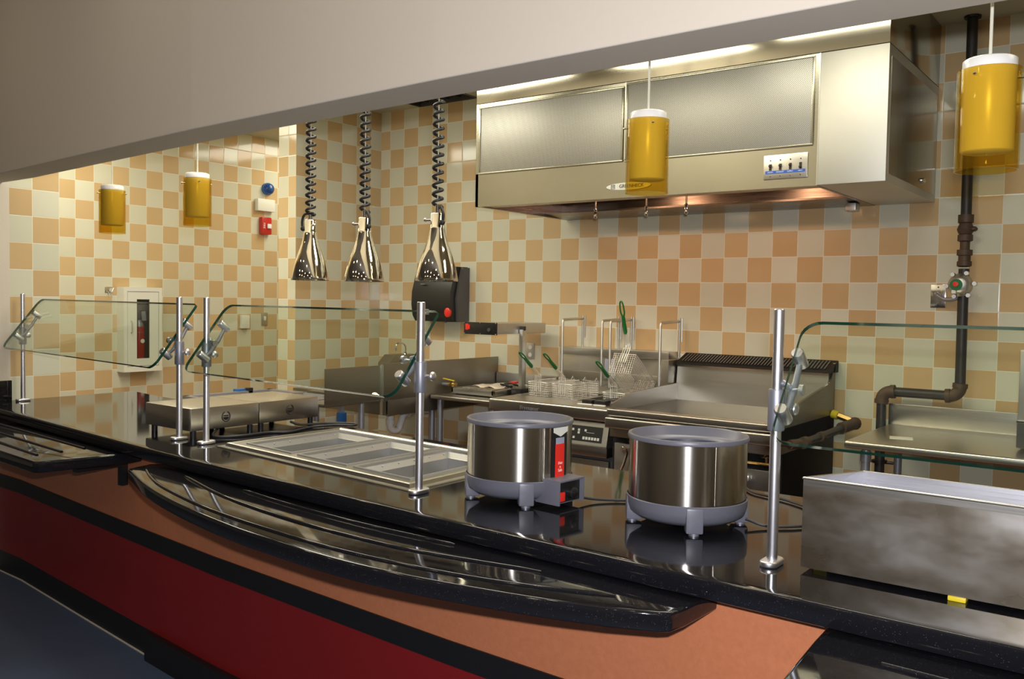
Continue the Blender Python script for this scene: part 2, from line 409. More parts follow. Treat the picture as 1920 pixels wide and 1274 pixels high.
# the serving line bends gently: y of the counter's front edge along x
LINE = [(-2.5, -3.06), (0.27, -3.115), (1.0, -3.185), (1.65, -3.246), (2.25, -3.298), (2.8, -3.328), (3.5, -3.364), (4.3, -3.385), (5.0, -3.396), (7.0, -3.42)]
fy = lambda x: lerp(LINE, x)
XS = [-2.5, -1.2, -0.1, 0.27, 0.6, 1.0, 1.3, 1.65, 1.95, 2.25, 2.5, 2.8, 3.1, 3.5, 3.9, 4.3, 4.65, 5.0, 6.0, 7.0]

# ------------------------------------------------------------------ the setting
XL, XP = -1.884, -0.104
CT = 0.93                                   # counter top
mb = MB(); mb.box(-3.5, 8.2, -9.5, -2.95, -0.1, 0); struct('floor', mb, 'bluefloor')
mb = MB(); mb.box(-2.2, 8.2, -2.95, 1.7, -0.1, 0); struct('floor', mb, 'quarry')
mb = MB(); mb.box(-2.2, 0.33, -2.93, 1.7, CE, CE + 0.1); mb.box(0.93, 8.2, -2.93, 0.2, CE, CE + 0.1)
mb.box(0.33, 0.93, -2.93, -0.27, CE, CE + 0.1); mb.box(0.33, 0.93, -0.015, 0.2, CE, CE + 0.1); struct('ceiling', mb, 'ceil')
mb = MB(); mb.box(-3.5, 8.2, -9.5, -2.93, 3.4, 3.5); struct('ceiling', mb, 'plaster')
mb = MB(); mb.box(XP, 8.2, 0, 0.12, 0, CE); struct('wall_back', mb, tile_mat('tile_back', 'X', 0.0, 0))
mb = MB(); mb.box(XL - 0.1, XL, -2.72, 1.7, 0, CE); struct('wall_left', mb, tile_mat('tile_left', 'Y', -1.615, 1))
mb = MB(); mb.box(-2.0, -0.302, 1.6, 1.7, 0, CE); struct('wall_far', mb, tile_mat('tile_far', 'X', 0.0, 0))
# partition: tiled end face and east face
mtp = tile_mat('tile_partition', 'Y', -4.7765 * T, 0)
mte = tile_mat('tile_partition_end', 'X', -0.190, 0)
mb = MB(); mb.box(-0.302, XP, -0.8747, 1.6, 0, CE)
o = mb.build('wall_partition', [mtp, mte], smooth=0); tag(o, kind='structure')
for p in o.data.polygons:
    if abs(p.normal.y) > 0.9: p.material_index = 1
# wall stub at the left end of the opening: tiled on its kitchen end, plastered towards the dining room
mb = MB(); mb.box(-3.5, -0.10, -3.05, -2.90, 0, CE + 0.35); mb.box(-3.5, -0.10, -2.90, -2.62, 0, CE + 0.35)
o = mb.build('wall_entry', ['plaster', tile_mat('tile_stub', 'Y', -18.204 * T, 1, dz=-0.04)], smooth=0); tag(o, kind='structure')
for p in o.data.polygons:
    if p.center.y > -2.895 and (p.normal.x > 0.9 or p.normal.y > 0.9): p.material_index = 1
# header over the opening
mb = MB()
pf = [(x, fy(x)) for x in XS]; pb = [(x, fy(x) + 0.172) for x in XS]
mb.prism(pf + pb[::-1], 2.150, 3.4, bev=0.004)
struct('wall_header', mb, 'plaster')
mb = MB(); mb.box(-3.6, -3.5, -9.5, -2.9, 0, 3.4); struct('wall_dining_left', mb, 'plaster')
mb = MB(); mb.box(-3.6, 8.3, -9.6, -9.5, 0, 3.4); struct('wall_dining_rear', mb, 'plaster')
mb = MB(); mb.box(8.2, 8.3, -9.5, 0.2, 0, 3.4); struct('wall_right', mb, 'plaster')
# ceiling vent opening above the partition corner
t = thing('ceiling_vent', 'dark square ceiling vent opening above the third heat lamp cord', 'vent', (0.63, -0.14, CE))
mb = MB(); mb.box(0.335, 0.925, -0.265, -0.02, CE + 0.09, CE + 0.098); mb.build('duct_back', 'black', t)
mb = MB()
for a in ((0.33, 0.345, -0.27, -0.015), (0.915, 0.93, -0.27, -0.015), (0.345, 0.915, -0.27, -0.258), (0.345, 0.915, -0.027, -0.015)): mb.box(*a, CE - 0.004, CE + 0.09)
mb.build('frame', 'smoke', t)
mb = MB()
for i in range(5): mb.box(0.42 + i * 0.11, 0.425 + i * 0.11, -0.258, -0.027, CE + 0.02, CE + 0.06)
mb.build('louvre', 'smoke', t)

# ------------------------------------------------------------------ serving counter
cnt = thing('serving_counter', 'long black granite topped serving counter faced in terracotta and dark red panels', 'counter', (2.5, -2.8, 0))
HX0, HX1, HYF, HYB = 2.115, 3.185, 0.0, 0.0
wf = lambda x: -3.03 - (x - 2.1) * 0.086          # front of the cut-out
wb = lambda x: -2.425 - (x - 2.1) * 0.055         # back of the cut-out
bk = lambda x: lerp([(-0.1, -2.16), (0.285, -2.214), (3.5, -2.385), (7, -2.42)], x)
IN = 0.03
th0 = CT - 0.048
mb = MB()
xs1 = [-0.1] + [x for x in XS if -0.1 < x < HX0] + [HX0]
mb.prism([(x, fy(x) + IN) for x in xs1] + [(x, bk(x)) for x in xs1[::-1]], th0, CT)
xs2 = [HX0] + [x for x in XS if HX0 < x < HX1] + [HX1]
mb.prism([(x, fy(x) + IN) for x in xs2] + [(HX1, wf(HX1)), (HX0, wf(HX0))], th0, CT)
mb.prism([(HX0, wb(HX0)), (HX1, wb(HX1)), (HX1, bk(HX1)), (HX0, bk(HX0))], th0, CT)
xs3 = [HX1] + [x for x in XS if HX1 < x < 7] + [7.0]
mb.prism([(x, fy(x) + IN) for x in xs3] + [(x, bk(x)) for x in xs3[::-1]], th0, CT)
# rounded front nosing swept along the line
prof = [(IN, th0), (0.006, th0), (0.002, th0 + 0.002), (0, th0 + 0.006)] + [(0.007 - 0.007 * math.cos(a), CT - 0.007 + 0.007 * math.sin(a)) for a in [i * PI / 8 for i in range(5)]] + [(IN, CT)]
rings = []
for x in [q for q in XS if q >= -0.1]:
    rings.append([mb.bm.verts.new((x, fy(x) + d, z)) for d, z in prof])
for a, b in zip(rings, rings[1:]):
    for k in range(len(prof) - 1): mb.bm.faces.new((a[k], b[k], b[k + 1], a[k + 1]))
mb.build('countertop', 'granite', cnt, smooth=30)
def facing(name, mat, z0, z1, inset, depth=0.02, xa=-0.1, xb=7.0):
    m = MB(); xs = [xa] + [x for x in XS if xa < x < xb] + [xb]
    m.prism([(x, fy(x) + inset) for x in xs] + [(x, fy(x) + inset + depth) for x in xs[::-1]], z0, z1)
    return m.build(name, mat, cnt, smooth=20)
facing('terracotta_panel', 'orange', 0.545, th0, 0.10)
facing('black_band', 'blackband', 0.473, 0.545, 0.094, 0.026)
facing('red_panel', 'red', 0.12, 0.473, 0.10)
facing('kick_plate', 'blackband', 0.0, 0.12, 0.104, 0.02, -0.1, 1.74)
facing('kick_plate', 'blackband', 0.0, 0.12, 0.072, 0.05, 1.74, 7.0)
mb = MB(); mb.box(-0.1, 6.9, -2.9, -2.5, 0.0, 0.55); mb.build('cabinet_body', 'blackband', cnt, smooth=0)
tag(facing('floor_edging', 'paper', 0.0, 0.004, 0.098, 0.006, -0.1, 1.74), 'thin pale strip along the floor')
# end splash against the plaster wall
mb = MB(); mb.box(-0.099, -0.081, -3.08, -2.900, CT, CT + 0.115, 0.003)
tag(mb.build('end_splash', 'granite', origin=(-0.09, -2.99, CT)), 'short black upstand on the counter against the plaster wall at far left', 'splash')

# tray shelves
S = 0.877; STH = 0.046
outer = [(1.955, -3.285), (1.985, -3.392), (2.306, -3.512), (2.611, -3.594), (2.982, -3.66), (3.244, -3.682), (3.506, -3.690), (3.76, -3.664), (4.03, -3.608), (4.202, -3.556), (4.305, -3.512), (4.325, -3.495), (4.335, -3.44), (4.342, fy(4.34) + 0.09)]
oc = [tuple(v[:2]) for v in smooth_path([(x, y, 0) for x, y in outer[1:10]], 5)]
ts = thing('tray_shelf', 'crescent shaped black granite tray shelf with three curved ribs', 'shelf', (3.1, -3.45, S - STH), 'tray shelves on the counter front')
inner = [(x, fy(x) + 0.095) for x in (4.3, 3.9, 3.5, 3.1, 2.8, 2.5, 2.25, 2.05)]
mb = MB(); mb.prism([outer[0]] + oc + outer[10:] + inner, S - STH, S, bev=0.008); mb.build('slab', 'granite', ts, smooth=35)
for rb in ([(2.038, -3.352), (2.2, -3.428), (2.409, -3.503), (2.802, -3.588), (3.229, -3.628), (3.52, -3.629), (3.791, -3.598), (3.987, -3.551), (4.18, -3.482)],
           [(2.281, -3.338), (2.669, -3.448), (3.069, -3.506), (3.409, -3.518), (3.625, -3.503), (3.947, -3.443)],
           [(2.633, -3.345), (2.893, -3.380), (3.235, -3.403), (3.512, -3.400), (3.628, -3.396)]):
    pts = smooth_path([(x, y, S + 0.001) for x, y in rb], 6)
    mb = MB(); mb.tube(pts, [0.004] + [0.0062] * (len(pts) - 2) + [0.004], 10); mb.build('rib', 'granite', ts)
for bx in (2.6, 3.6):
    mb = MB(); mb.box(bx, bx + 0.03, fy(bx) - 0.10, fy(bx) + 0.10, S - STH - 0.03, S - STH); mb.build('bracket', 'black', ts)
ts = thing('tray_shelf', 'square ended black granite tray shelf with straight ribs at far left', 'shelf', (0.6, -3.3, S - STH), 'tray shelves on the counter front')
mb = MB(); mb.prism([(-0.1, -3.46), (0.6, -3.50), (1.2, -3.535), (1.585, -3.562), (1.605, -3.548), (1.668, -3.25), (1.668, -3.15), (-0.1, fy(-0.1) + 0.095)], S - STH, S, bev=0.008); mb.build('slab', 'granite', ts, smooth=35)
for a, b in (((0.0, -3.345), (1.464, -3.488)), ((0.0, -3.26), (1.458, -3.385)), ((0.0, -3.16), (1.447, -3.280))):
    mb = MB(); mb.tube([(a[0], a[1], S + 0.001), ((a[0] + b[0]) / 2, (a[1] + b[1]) / 2, S + 0.001), (b[0], b[1], S + 0.001)], 0.0065, 10); mb.build('rib', 'granite', ts)
for bx in (0.3, 1.50):
    mb = MB(); yb0 = fy(bx) + 0.10; zb0 = S - STH; mb.extr([(-3.36, zb0), (-3.36, zb0 - 0.035), (yb0 - 0.03, zb0 - 0.035), (yb0 - 0.03, zb0 - 0.12), (yb0, zb0 - 0.12), (yb0, zb0)], 'x', bx, bx + 0.035); mb.build('bracket', 'black', ts)
ts = thing('tray_shelf', 'black granite tray shelf at the bottom right corner, ends square', 'shelf', (5.2, -3.5, S - STH), 'tray shelves on the counter front')
mb = MB(); mb.prism([(4.612, fy(4.6) + 0.09), (4.618, -3.45), (4.640, -3.755), (6.6, -3.85), (6.6, fy(6.6) + 0.09)], S - STH, S, bev=0.008); mb.build('slab', 'granite', ts, smooth=35)
for yy in (-3.50, -3.60, -3.70):
    mb = MB(); mb.tube([(4.76, yy, S + 0.001), (5.5, yy - 0.02, S + 0.001), (6.5, yy - 0.05, S + 0.001)], 0.0065, 10); mb.build('rib', 'granite', ts)

# ------------------------------------------------------------------ drop-in steam table
st = thing('steam_table', 'stainless drop-in steam table with three empty wells under the heat lamps', 'steam table', (2.65, -2.8, CT))
A, B_, Cc, D_ = Vector((2.069, -3.062, 0)), Vector((3.240, -3.168, 0)), Vector((3.235, -2.470, 0)), Vector((2.075, -2.395, 0))
def sp(u, v, z):
    p = A * (1 - u) * (1 - v) + B_ * u * (1 - v) + Cc * u * v + D_ * (1 - u) * v
    return Vector((p.x, p.y, z))
mb = MB()
Zf = CT + 0.004; Zr = CT + 0.016
# flat flange, raised inner rim, deck; rings of the frame from outside in
def ring(u0, v0, z): return [sp(u0, v0, z), sp(1 - u0, v0, z), sp(1 - u0, 1 - v0, z), sp(u0, 1 - v0, z)]
def strip(m, a, b):
    for i in range(4): m.quad(a[i], a[(i + 1) % 4], b[(i + 1) % 4], b[i])
rs = [ring(0, 0, CT + 0.0005), ring(0.001, 0.002, Zf), ring(0.022, 0.038, Zf), ring(0.026, 0.045, Zr), ring(0.032, 0.055, Zr + 0.002), ring(0.038, 0.065, Zr), ring(0.042, 0.075, Zr - 0.004)]
for a, b in zip(rs, rs[1:]): strip(mb, a, b)
U0, U1, V0, V1 = 0.042, 0.958, 0.075, 0.925
wells = [(0.085, 0.345), (0.385, 0.635), (0.675, 0.925)]; wv0, wv1 = 0.13, 0.86
zd = Zr - 0.004
us = [U0] + [q for w_ in wells for q in w_] + [U1]
for i in range(0, len(us), 2): mb.quad(sp(us[i], V0, zd), sp(us[i + 1], V0, zd), sp(us[i + 1], V1, zd), sp(us[i], V1, zd))
for a, b in wells:
    mb.quad(sp(a, V0, zd), sp(b, V0, zd), sp(b, wv0, zd), sp(a, wv0, zd)); mb.quad(sp(a, wv1, zd), sp(b, wv1, zd), sp(b, V1, zd), sp(a, V1, zd))
mb.build('top_frame', 'steel', st, smooth=30)
for a, b in wells:
    mb = MB()
    def wr(d, z, e=0.0): return [sp(a + d, wv0 + d * 1.7, z), sp(b - d, wv0 + d * 1.7, z), sp(b - d, wv1 - d * 1.7, z), sp(a + d, wv1 - d * 1.7, z)]
    rr_ = [wr(-0.004, zd), wr(-0.003, zd + 0.006), wr(0.004, zd + 0.006), wr(0.006, zd - 0.004), wr(0.022, zd - 0.022), wr(0.024, zd - 0.024), wr(0.026, zd - 0.15), wr(0.034, zd - 0.165)]
    for p, q in zip(rr_, rr_[1:]): strip(mb, p, q)
    q = rr_[-1]; mb.quad(*q)
    for k in range(6):
        t_ = 0.08 + 0.84 * k / 5
        for uu in (a + 0.012, b - 0.012):
            p = sp(uu, wv0 + (wv1 - wv0) * t_, zd - 0.010); mb.ball(p, (0.004, 0.004, 0.003), 8)
    mb.build('well', 'well', st, smooth=50)

# ------------------------------------------------------------------ heated shelves (two boxes side by side)
def heated_shelf(y0, y1, label):
    t = thing('heated_shelf', label, 'food warmer', (1.657, (y0 + y1) / 2, CT), 'stainless heated shelves on the counter')
    m = MB(); m.box(1.482, 1.832, y0, y1, 0.962, 1.060, 0.004); m.build('body', 'warmtop', t)
    for lx in (1.51, 1.805):
        for ly in (y0 + 0.028, y1 - 0.028):
            m = MB(); m.tube([(lx, ly, CT), (lx, ly, 0.963)], 0.013, 14); m.build('foot', 'black', t)
    yc = (y0 + y1) / 2; X = 1.8335
    m = MB(); m.tube([(X, yc + 0.020 * math.cos(a), 1.012 + 0.022 * math.sin(a)) for a in [PI * 0.62 + i * 2 * PI * 0.88 / 20 for i in range(21)]], 0.0022, 6)
    m.extr([(yc + 0.013 * math.cos(a), 1.010 + 0.014 * math.sin(a)) for a in [PI + i * PI / 10 for i in range(11)]], 'x', X - 0.001, X + 0.001)
    m.box(X - 0.001, X + 0.001, yc - 0.012, yc + 0.012, 1.013, 1.018); m.build('logo', 'ink', t)
    return t
heated_shelf(-3.022, -2.674, 'low stainless heated shelf box nearer the glass guard posts')
heated_shelf(-2.670, -2.322, 'low stainless heated shelf box at the kitchen side, cord beside it')
mb = MB(); mb.tube(smooth_path([(1.80, -2.86, 0.965), (1.86, -2.93, 0.937), (1.93, -2.85, 0.936), (1.94, -2.70, 0.936), (1.99, -2.62, 0.936), (1.95, -2.48, 0.936), (1.99, -2.36, 0.94), (2.05, -2.29, 0.937), (2.00, -2.25, 0.936), (1.90, -2.33, 0.937), (1.86, -2.45, 0.938), (1.84, -2.5, 0.955)], 8), 0.0058, 8)
tag(mb.build('power_cord', 'rubber', origin=(1.95, -2.5, CT)), 'black power cord looped beside the stainless heated shelves', 'cord')

# ------------------------------------------------------------------ sneeze guards
def post(x, y, label, side, knob):
    """side: +1 pane lies to +x of the post, -1 to -x"""
    t = thing('guard_post', label, 'post', (x, y, CT), 'aluminium sneeze guard posts')
    m = MB(); m.prism([(x + 0.0215 * math.cos(a), y + (0.018 if math.sin(a) > 0 else -0.018) + 0.0215 * math.sin(a)) for a in [PI / 24 + i * PI / 12 for i in range(24)]], CT, CT + 0.014, bev=0.004); m.build('base_plate', 'alu', t)
    m = MB(); m.lathe([(0.0, CT + 0.01), (0.0127, CT + 0.01), (0.0127, 1.533), (0.011, 1.535), (0, 1.535)], (x, y, 0), 24); m.build('pole', 'alu', t)
    m = MB(); m.lathe([(0.013, 1.250), (0.0185, 1.250), (0.0195, 1.253), (0.0195, 1.344), (0.0185, 1.347), (0.013, 1.347)], (x, y, 0), 28); m.build('collar', 'castgrey', t)
    m = MB(); m.tube([(x + 0.018 * knob, y + 0.008, 1.302), (x + 0.034 * knob, y + 0.012, 1.302)], 0.005, 10)
    m.ball((x + 0.040 * knob, y + 0.013, 1.302), (0.008, 0.015, 0.015), 16); m.build('knob', 'alu', t)
    # swivel arm that grips the pane at two points
    d = Vector((0, 0.62, 0.785)); n = Vector((0, -0.785, 0.62))
    c = Vector((x + (0.030 if side > 0 else -0.042), y - 0.008, 1.358)) - n * 0.008
    m = MB(); m.tube([(x, y, 1.350), (x + side * 0.014, y + 0.01, 1.362), c], 0.008, 12)
    m.tube([c - d * 0.062 - n * 0.018, c - d * 0.03 - n * 0.026, c - n * 0.022, c + d * 0.03 - n * 0.026, c + d * 0.085 - n * 0.018], [0.007, 0.008, 0.011, 0.008, 0.007], 12)
    m.build('swivel_arm', 'castgrey', t)
    for q in (c - d * 0.068, c + d * 0.090):
        m = MB(); m.tube([q - n * 0.036, q - n * 0.034, q + n * 0.0135, q + n * 0.016], [0.0130, 0.0150, 0.0150, 0.0130], 20); m.build('clamp', 'alu', t)
    m = MB(); m.tube([c - n * 0.01 + Vector((side * 0.006, 0, 0)), c + Vector((side * 0.028, 0.0, -0.004))], 0.004, 8)
    m.tube([c + Vector((side * 0.024, 0, -0.004)), c + Vector((side * 0.034, 0, -0.004))], 0.013, 18); m.build('knob', 'alu', t)
    return t
PS = [(-0.02, -2.868, 'guard post nearest the plaster wall at far left', 1, 1), (1.804, -3.059, 'left one of the two guard posts standing close together by the heated shelves', -1, 1),
      (1.980, -3.048, 'right one of the two guard posts standing close together by the heated shelves', 1, 1), (3.272, -3.157, 'guard post between the steam table and the left soup warmer', -1, 1),
      (4.428, -3.182, 'tall guard post in front of the open stainless pan', 1, 1)]
for x, y, l, s, k in PS: post(x, y, 'aluminium sneeze ' + l, s, k)
def pane(x0, x1, ya, yb, label):
    """glass leaning from a low front edge to a high back edge; ya/yb: post line y at both ends"""
    t = thing('sneeze_guard_glass', label, 'glass panel', ((x0 + x1) / 2, (ya + yb) / 2, 1.236), 'tilted glass panes of the sneeze guard')
    W_, H_ = x1 - x0, 0.338; r = 0.045
    d = Vector((0, 0.62, 0.785)); n = Vector((0, -0.785, 0.62))
    pts = []
    for cx, cz, a0 in ((W_ - r, r, -PI / 2), (W_ - r * 0.4, H_ - r * 0.4, 0), (r, H_ - r, PI / 2), (r, r, PI)):
        rr2 = r if cx != W_ - r * 0.4 else r * 0.4
        for k in range(7):
            a = a0 + k * PI / 12; pts.append((cx + rr2 * math.cos(a), cz + rr2 * math.sin(a)))
    def P(p, off):
        x = x0 + p[0]; y = ya + (yb - ya) * p[0] / W_ - 0.105
        return Vector((x, y, 1.238)) + d * p[1] + n * off
    m = MB(); f = m.bm.faces.new([m.bm.verts.new(P(p, 0.0058)) for p in pts]); f2 = m.bm.faces.new([m.bm.verts.new(P(p, -0.0058)) for p in pts[::-1]])
    m.build('pane', 'glass', t, smooth=0)
    m = MB(); k = len(pts); a = [m.bm.verts.new(P(p, 0.0058)) for p in pts]; b = [m.bm.verts.new(P(p, -0.0058)) for p in pts]
    for i in range(k): m.bm.faces.new((a[i], a[(i + 1) % k], b[(i + 1) % k], b[i]))
    tag(m.build('pane_edge', 'glassedge', t, smooth=30), 'dark green polished edge')
pane(0.0, 1.79, -2.882, -3.068, 'left sneeze guard glass pane in front of the fire extinguisher cabinet')
pane(1.985, 3.25, -3.056, -3.150, 'middle sneeze guard glass pane above the steam table')
pane(4.455, 6.2, -3.19, -3.22, 'right sneeze guard glass pane above the stainless pan')

# ------------------------------------------------------------------ soup warmers
def soup_warmer(c, label, front):
    x, y = c; z = CT
    t = thing('soup_warmer', label, 'soup warmer', (x, y, z), 'round soup warmers on the counter')
    R = 0.163
    m = MB(); m.lathe([(R, z + 0.075), (R, z + 0.243)], (x, y, 0), 96); m.build('shell', 'steel_v', t)
    m = MB(); m.lathe([(R - 0.004, z + 0.236), (R + 0.004, z + 0.238), (R + 0.005, z + 0.243), (R + 0.003, z + 0.249), (R - 0.005, z + 0.250), (R - 0.009, z + 0.246), (R - 0.016, z + 0.226), (R - 0.021, z + 0.222), (R - 0.027, z + 0.220), (R - 0.031, z + 0.214)], (x, y, 0), 96); m.build('rim', 'greyplastic', t)
    m = MB(); m.lathe([(R - 0.031, z + 0.214), (R - 0.036, z + 0.07), (0.0, z + 0.065)], (x, y, 0), 96); m.build('well', 'potwell', t)
    m = MB(); m.lathe([(R + 0.003, z + 0.078), (R + 0.005, z + 0.076), (R + 0.0035, z + 0.055), (R - 0.003, z + 0.035), (R - 0.025, z + 0.020), (0, z + 0.018)], (x, y, 0), 96); m.build('base', 'greyplastic', t)
    dir0 = math.atan2(CAM.y - y, CAM.x - x) + 0.14
    for k in range(4):
        a = dir0 + k * PI / 2 ; ca, sa = math.cos(a), math.sin(a)
        m = MB(); rot = Matrix.Rotation(a, 3, 'Z')
        m.box(x + R - 0.038, x + R + 0.006, y - 0.023, y + 0.023, z + 0.006, z + 0.074, 0.006, rot=rot, piv=(x, y, z)); o = m.build('foot', 'greyplastic', t)
        m = MB(); m.tube([(x + ca * (R - 0.012), y + sa * (R - 0.012), z), (x + ca * (R - 0.012), y + sa * (R - 0.012), z + 0.008)], 0.014, 16); m.build('foot_pad', 'castgrey', o)
    m = MB(); m.box(x + R, x + R + 0.0012, y - 0.0006, y + 0.0006, z + 0.08, z + 0.236, rot=Matrix.Rotation(dir0 + 0.33, 3, 'Z'), piv=(x, y, z)); m.build('seam', 'steel_v', t)
    if front is not None:
        rot = Matrix.Rotation(front, 3, 'Z'); pv = (x, y, z); X0 = x + R
        m = MB(); m.box(x + 0.12, X0 + 0.050, y - 0.060, y - 0.053, z + 0.012, z + 0.086, 0.003, rot=rot, piv=pv); m.box(x + 0.12, X0 + 0.050, y + 0.053, y + 0.060, z + 0.012, z + 0.086, 0.003, rot=rot, piv=pv)
        m.box(x + 0.10, X0 + 0.050, y - 0.060, y + 0.060, z + 0.080, z + 0.087, 0.003, rot=rot, piv=pv); m.box(x + 0.10, X0 + 0.035, y - 0.055, y + 0.055, z + 0.014, z + 0.082, 0.002, rot=rot, piv=pv)
        cb = m.build('control_box', 'greyplastic', t)
        m = MB(); m.box(X0 + 0.034, X0 + 0.037, y - 0.052, y + 0.052, z + 0.018, z + 0.078, rot=rot, piv=pv); m.build('control_plate', 'black', cb)
        m = MB(); m.box(X0 + 0.036, X0 + 0.044, y - 0.047, y - 0.023, z + 0.022, z + 0.050, 0.003, rot=rot, piv=pv); tag(m.build('rocker_switch', 'redglow', cb), 'red rocker switch')
        m = MB(); m.lathe([(0.0, X0 + 0.056), (0.012, X0 + 0.056), (0.017, X0 + 0.052), (0.018, X0 + 0.036)], (0, y + 0.008, z + 0.044), 20, 'x'); m.box(X0 + 0.055, X0 + 0.060, y - 0.006, y + 0.022, z + 0.041, z + 0.047)
        m.xf(Matrix.Translation(Vector(pv)) @ rot.to_4x4() @ Matrix.Translation(-Vector(pv))); m.build('dial', 'black', cb)
        def band(a0, a1, z0, z1, mat, name, dr=0.0015, lab=None):
            q = MB(); n_ = 8
            for i in range(n_):
                aa, ab = front + a0 + (a1 - a0) * i / n_, front + a0 + (a1 - a0) * (i + 1) / n_
                rr3 = R + dr
                q.quad((x + rr3 * math.cos(aa), y + rr3 * math.sin(aa), z + z0), (x + rr3 * math.cos(ab), y + rr3 * math.sin(ab), z + z0), (x + rr3 * math.cos(ab), y + rr3 * math.sin(ab), z + z1), (x + rr3 * math.cos(aa), y + rr3 * math.sin(aa), z + z1))
            o = q.build(name, mat, t); 
            if lab: tag(o, lab)
        band(-0.22, 0.22, 0.086, 0.236, 'ink', 'label_border', 0.0010)
        band(-0.13, 0.13, 0.086, 0.186, 'redglow', 'warning_label', 0.0018, 'red warning label')
        band(-0.12, 0.12, 0.186, 0.205, 'lilac', 'label_strip', 0.0018)
        q = MB(); q.box(X0 + 0.001, X0 + 0.003, y - 0.032, y + 0.032, z + 0.222, z + 0.236, rot=rot, piv=pv)
        q.extr([(y - 0.032, z + 0.222), (y + 0.032, z + 0.222), (y, z + 0.208)], 'x', 0, 0.002)
        for v in q.bm.verts:
            if v.co.x < 1: 
                p = rot @ (Vector((X0 + 0.001 + v.co.x, v.co.y, v.co.z)) - Vector(pv)) + Vector(pv); v.co = p
        q.build('badge', 'white', t)
        q = MB()
        for s_, dz_ in (('Hot', 0.128), ('n', 0.117), ('Safe', 0.106)): text_mb(q, s_, (X0 + 0.0028, y, z + dz_), 0.012, EAST)
        q.xf(Matrix.Translation(Vector(pv)) @ rot.to_4x4() @ Matrix.Translation(-Vector(pv))); q.build('lettering', 'redink', t)
    return t
soup_warmer((3.538, -2.985), 'left round steel soup warmer, red label and switch box on its right', -0.10)
soup_warmer((4.085, -2.932), 'right round steel soup warmer next to the tall guard post, plain shell', None)
mb = MB(); mb.tube(smooth_path([(3.715, -2.96, 0.955), (3.76, -2.90, 0.940), (3.83, -2.84, 0.936), (3.95, -2.76, 0.936), (4.05, -2.70, 0.936)], 8), 0.004, 8)
tag(mb.build('power_cord', 'rubber', origin=(3.85, -2.85, CT)), 'black power cord running from the left soup warmer behind the right one', 'cord')
mb = MB(); mb.tube(smooth_path([(4.235, -2.87, 0.95), (4.29, -2.86, 0.938), (4.36, -2.80, 0.936), (4.40, -2.70, 0.936), (4.33, -2.58, 0.936), (4.22, -2.50, 0.936), (4.10, -2.46, 0.936), (4.04, -2.40, 0.937)], 8), 0.004, 8)
tag(mb.build('power_cord', 'rubber', origin=(4.3, -2.7, CT)), 'black power cord looped behind the right soup warmer', 'cord')

# ------------------------------------------------------------------ open stainless pan on the right
tk = thing('stainless_pan', 'large open stainless steel pan at right with smudged front', 'pan', (5.0, -2.95, CT))
x0, x1, yf, yb_, zb = 4.498, 5.75, -3.186, -2.70, CT + 0.010
zf_, zk = 1.147, 1.092
mb = MB()
V = lambda *p: p
mb.quad(V(x0, yf, zb), V(x1, yf, zb), V(x1, yf, zf_), V(x0, yf, zf_))
mb.quad(V(x0, yb_, zb), V(x0, yf, zb), V(x0, yf, zf_), V(x0, yb_, zk))
mb.quad(V(x1, yb_, zb), V(x0, yb_, zb), V(x0, yb_, zk), V(x1, yb_, zk))
mb.quad(V(x1, yf, zb), V(x1, yb_, zb), V(x1, yb_, zk), V(x1, yf, zf_))
mb.quad(V(x0, yf, zb), V(x0, yb_, zb), V(x1, yb_, zb), V(x1, yf, zb))
mb.build('outer_wall', 'steel_tank', tk, smooth=0)
e = 0.012
mb = MB()
o4 = [V(x0, yf, zf_), V(x1, yf, zf_), V(x1, yb_, zk), V(x0, yb_, zk)]
i4 = [V(x0 + e, yf + e, zf_ + 0.001), V(x1 - e, yf + e, zf_ + 0.001), V(x1 - e, yb_ - e, zk + 0.003), V(x0 + e, yb_ - e, zk + 0.003)]
lo = [V(p[0], p[1], zb + 0.01) for p in i4]
strip(mb, o4, i4); strip(mb, i4, lo); mb.quad(*lo); mb.build('liner', 'tank_in', tk, smooth=0)
mb = MB(); mb.tube([o4[0], o4[1]], 0.0028, 8); mb.tube([o4[0], o4[3]], 0.0028, 8); mb.tube([o4[3], o4[2]], 0.0028, 8)
mb.box(x0 + 0.001, x1, yf - 0.0012, yf, zf_ - 0.017, zf_, 0); mb.build('rolled_rim', 'steel', tk)
mb = MB(); mb.box(4.81, 4.845, -3.190, -3.15, CT, CT + 0.010, 0.002); mb.box(x0 + 0.02, x0 + 0.05, yb_ - 0.05, yb_ - 0.02, CT, zb); mb.box(x0 + 0.02, x0 + 0.05, yf + 0.03, yf + 0.06, CT, zb)
tag(mb.build('spacer', 'yellow', tk), 'small yellow spacer')

# ------------------------------------------------------------------ exhaust hood
hd = thing('exhaust_hood', 'large stainless exhaust hood on the back wall over fryer and griddle', 'hood', (2.9, -0.5, 2.108))
hx0, hx1, hy, hz = 1.72, 4.092, -1.005, 2.108
mb = MB()
zt = 2.722
# body shell as plates so that the underside is open
mb.box(hx0, 3.783, hy, hy + 0.02, hz, 2.304, 0.0); mb.box(hx0, 3.783, hy + 0.002, hy + 0.02, 2.304, zt)
mb.box(hx0, hx0 + 0.02, hy, -0.005, hz, zt); mb.build('front_shell', 'hoodsteel', hd, smooth=0)
mb = MB(); mb.box(3.786, hx1, hy, -0.005, hz + 0.002, zt, 0.002); mb.build('control_cabinet', 'hoodplate', hd)
mb = MB(); mb.box(hx0, hx1, hy - 0.001, -0.005, zt + 0.003, CE - 0.001, 0.001); mb.build('upper_trim', 'hoodtrim', hd)
mb = MB(); mb.box(hx1 - 0.0005, hx1 + 0.0015, hy + 0.04, -0.04, hz + 0.04, zt - 0.05, 0); mb.build('side_panel', 'steel_side', hd)
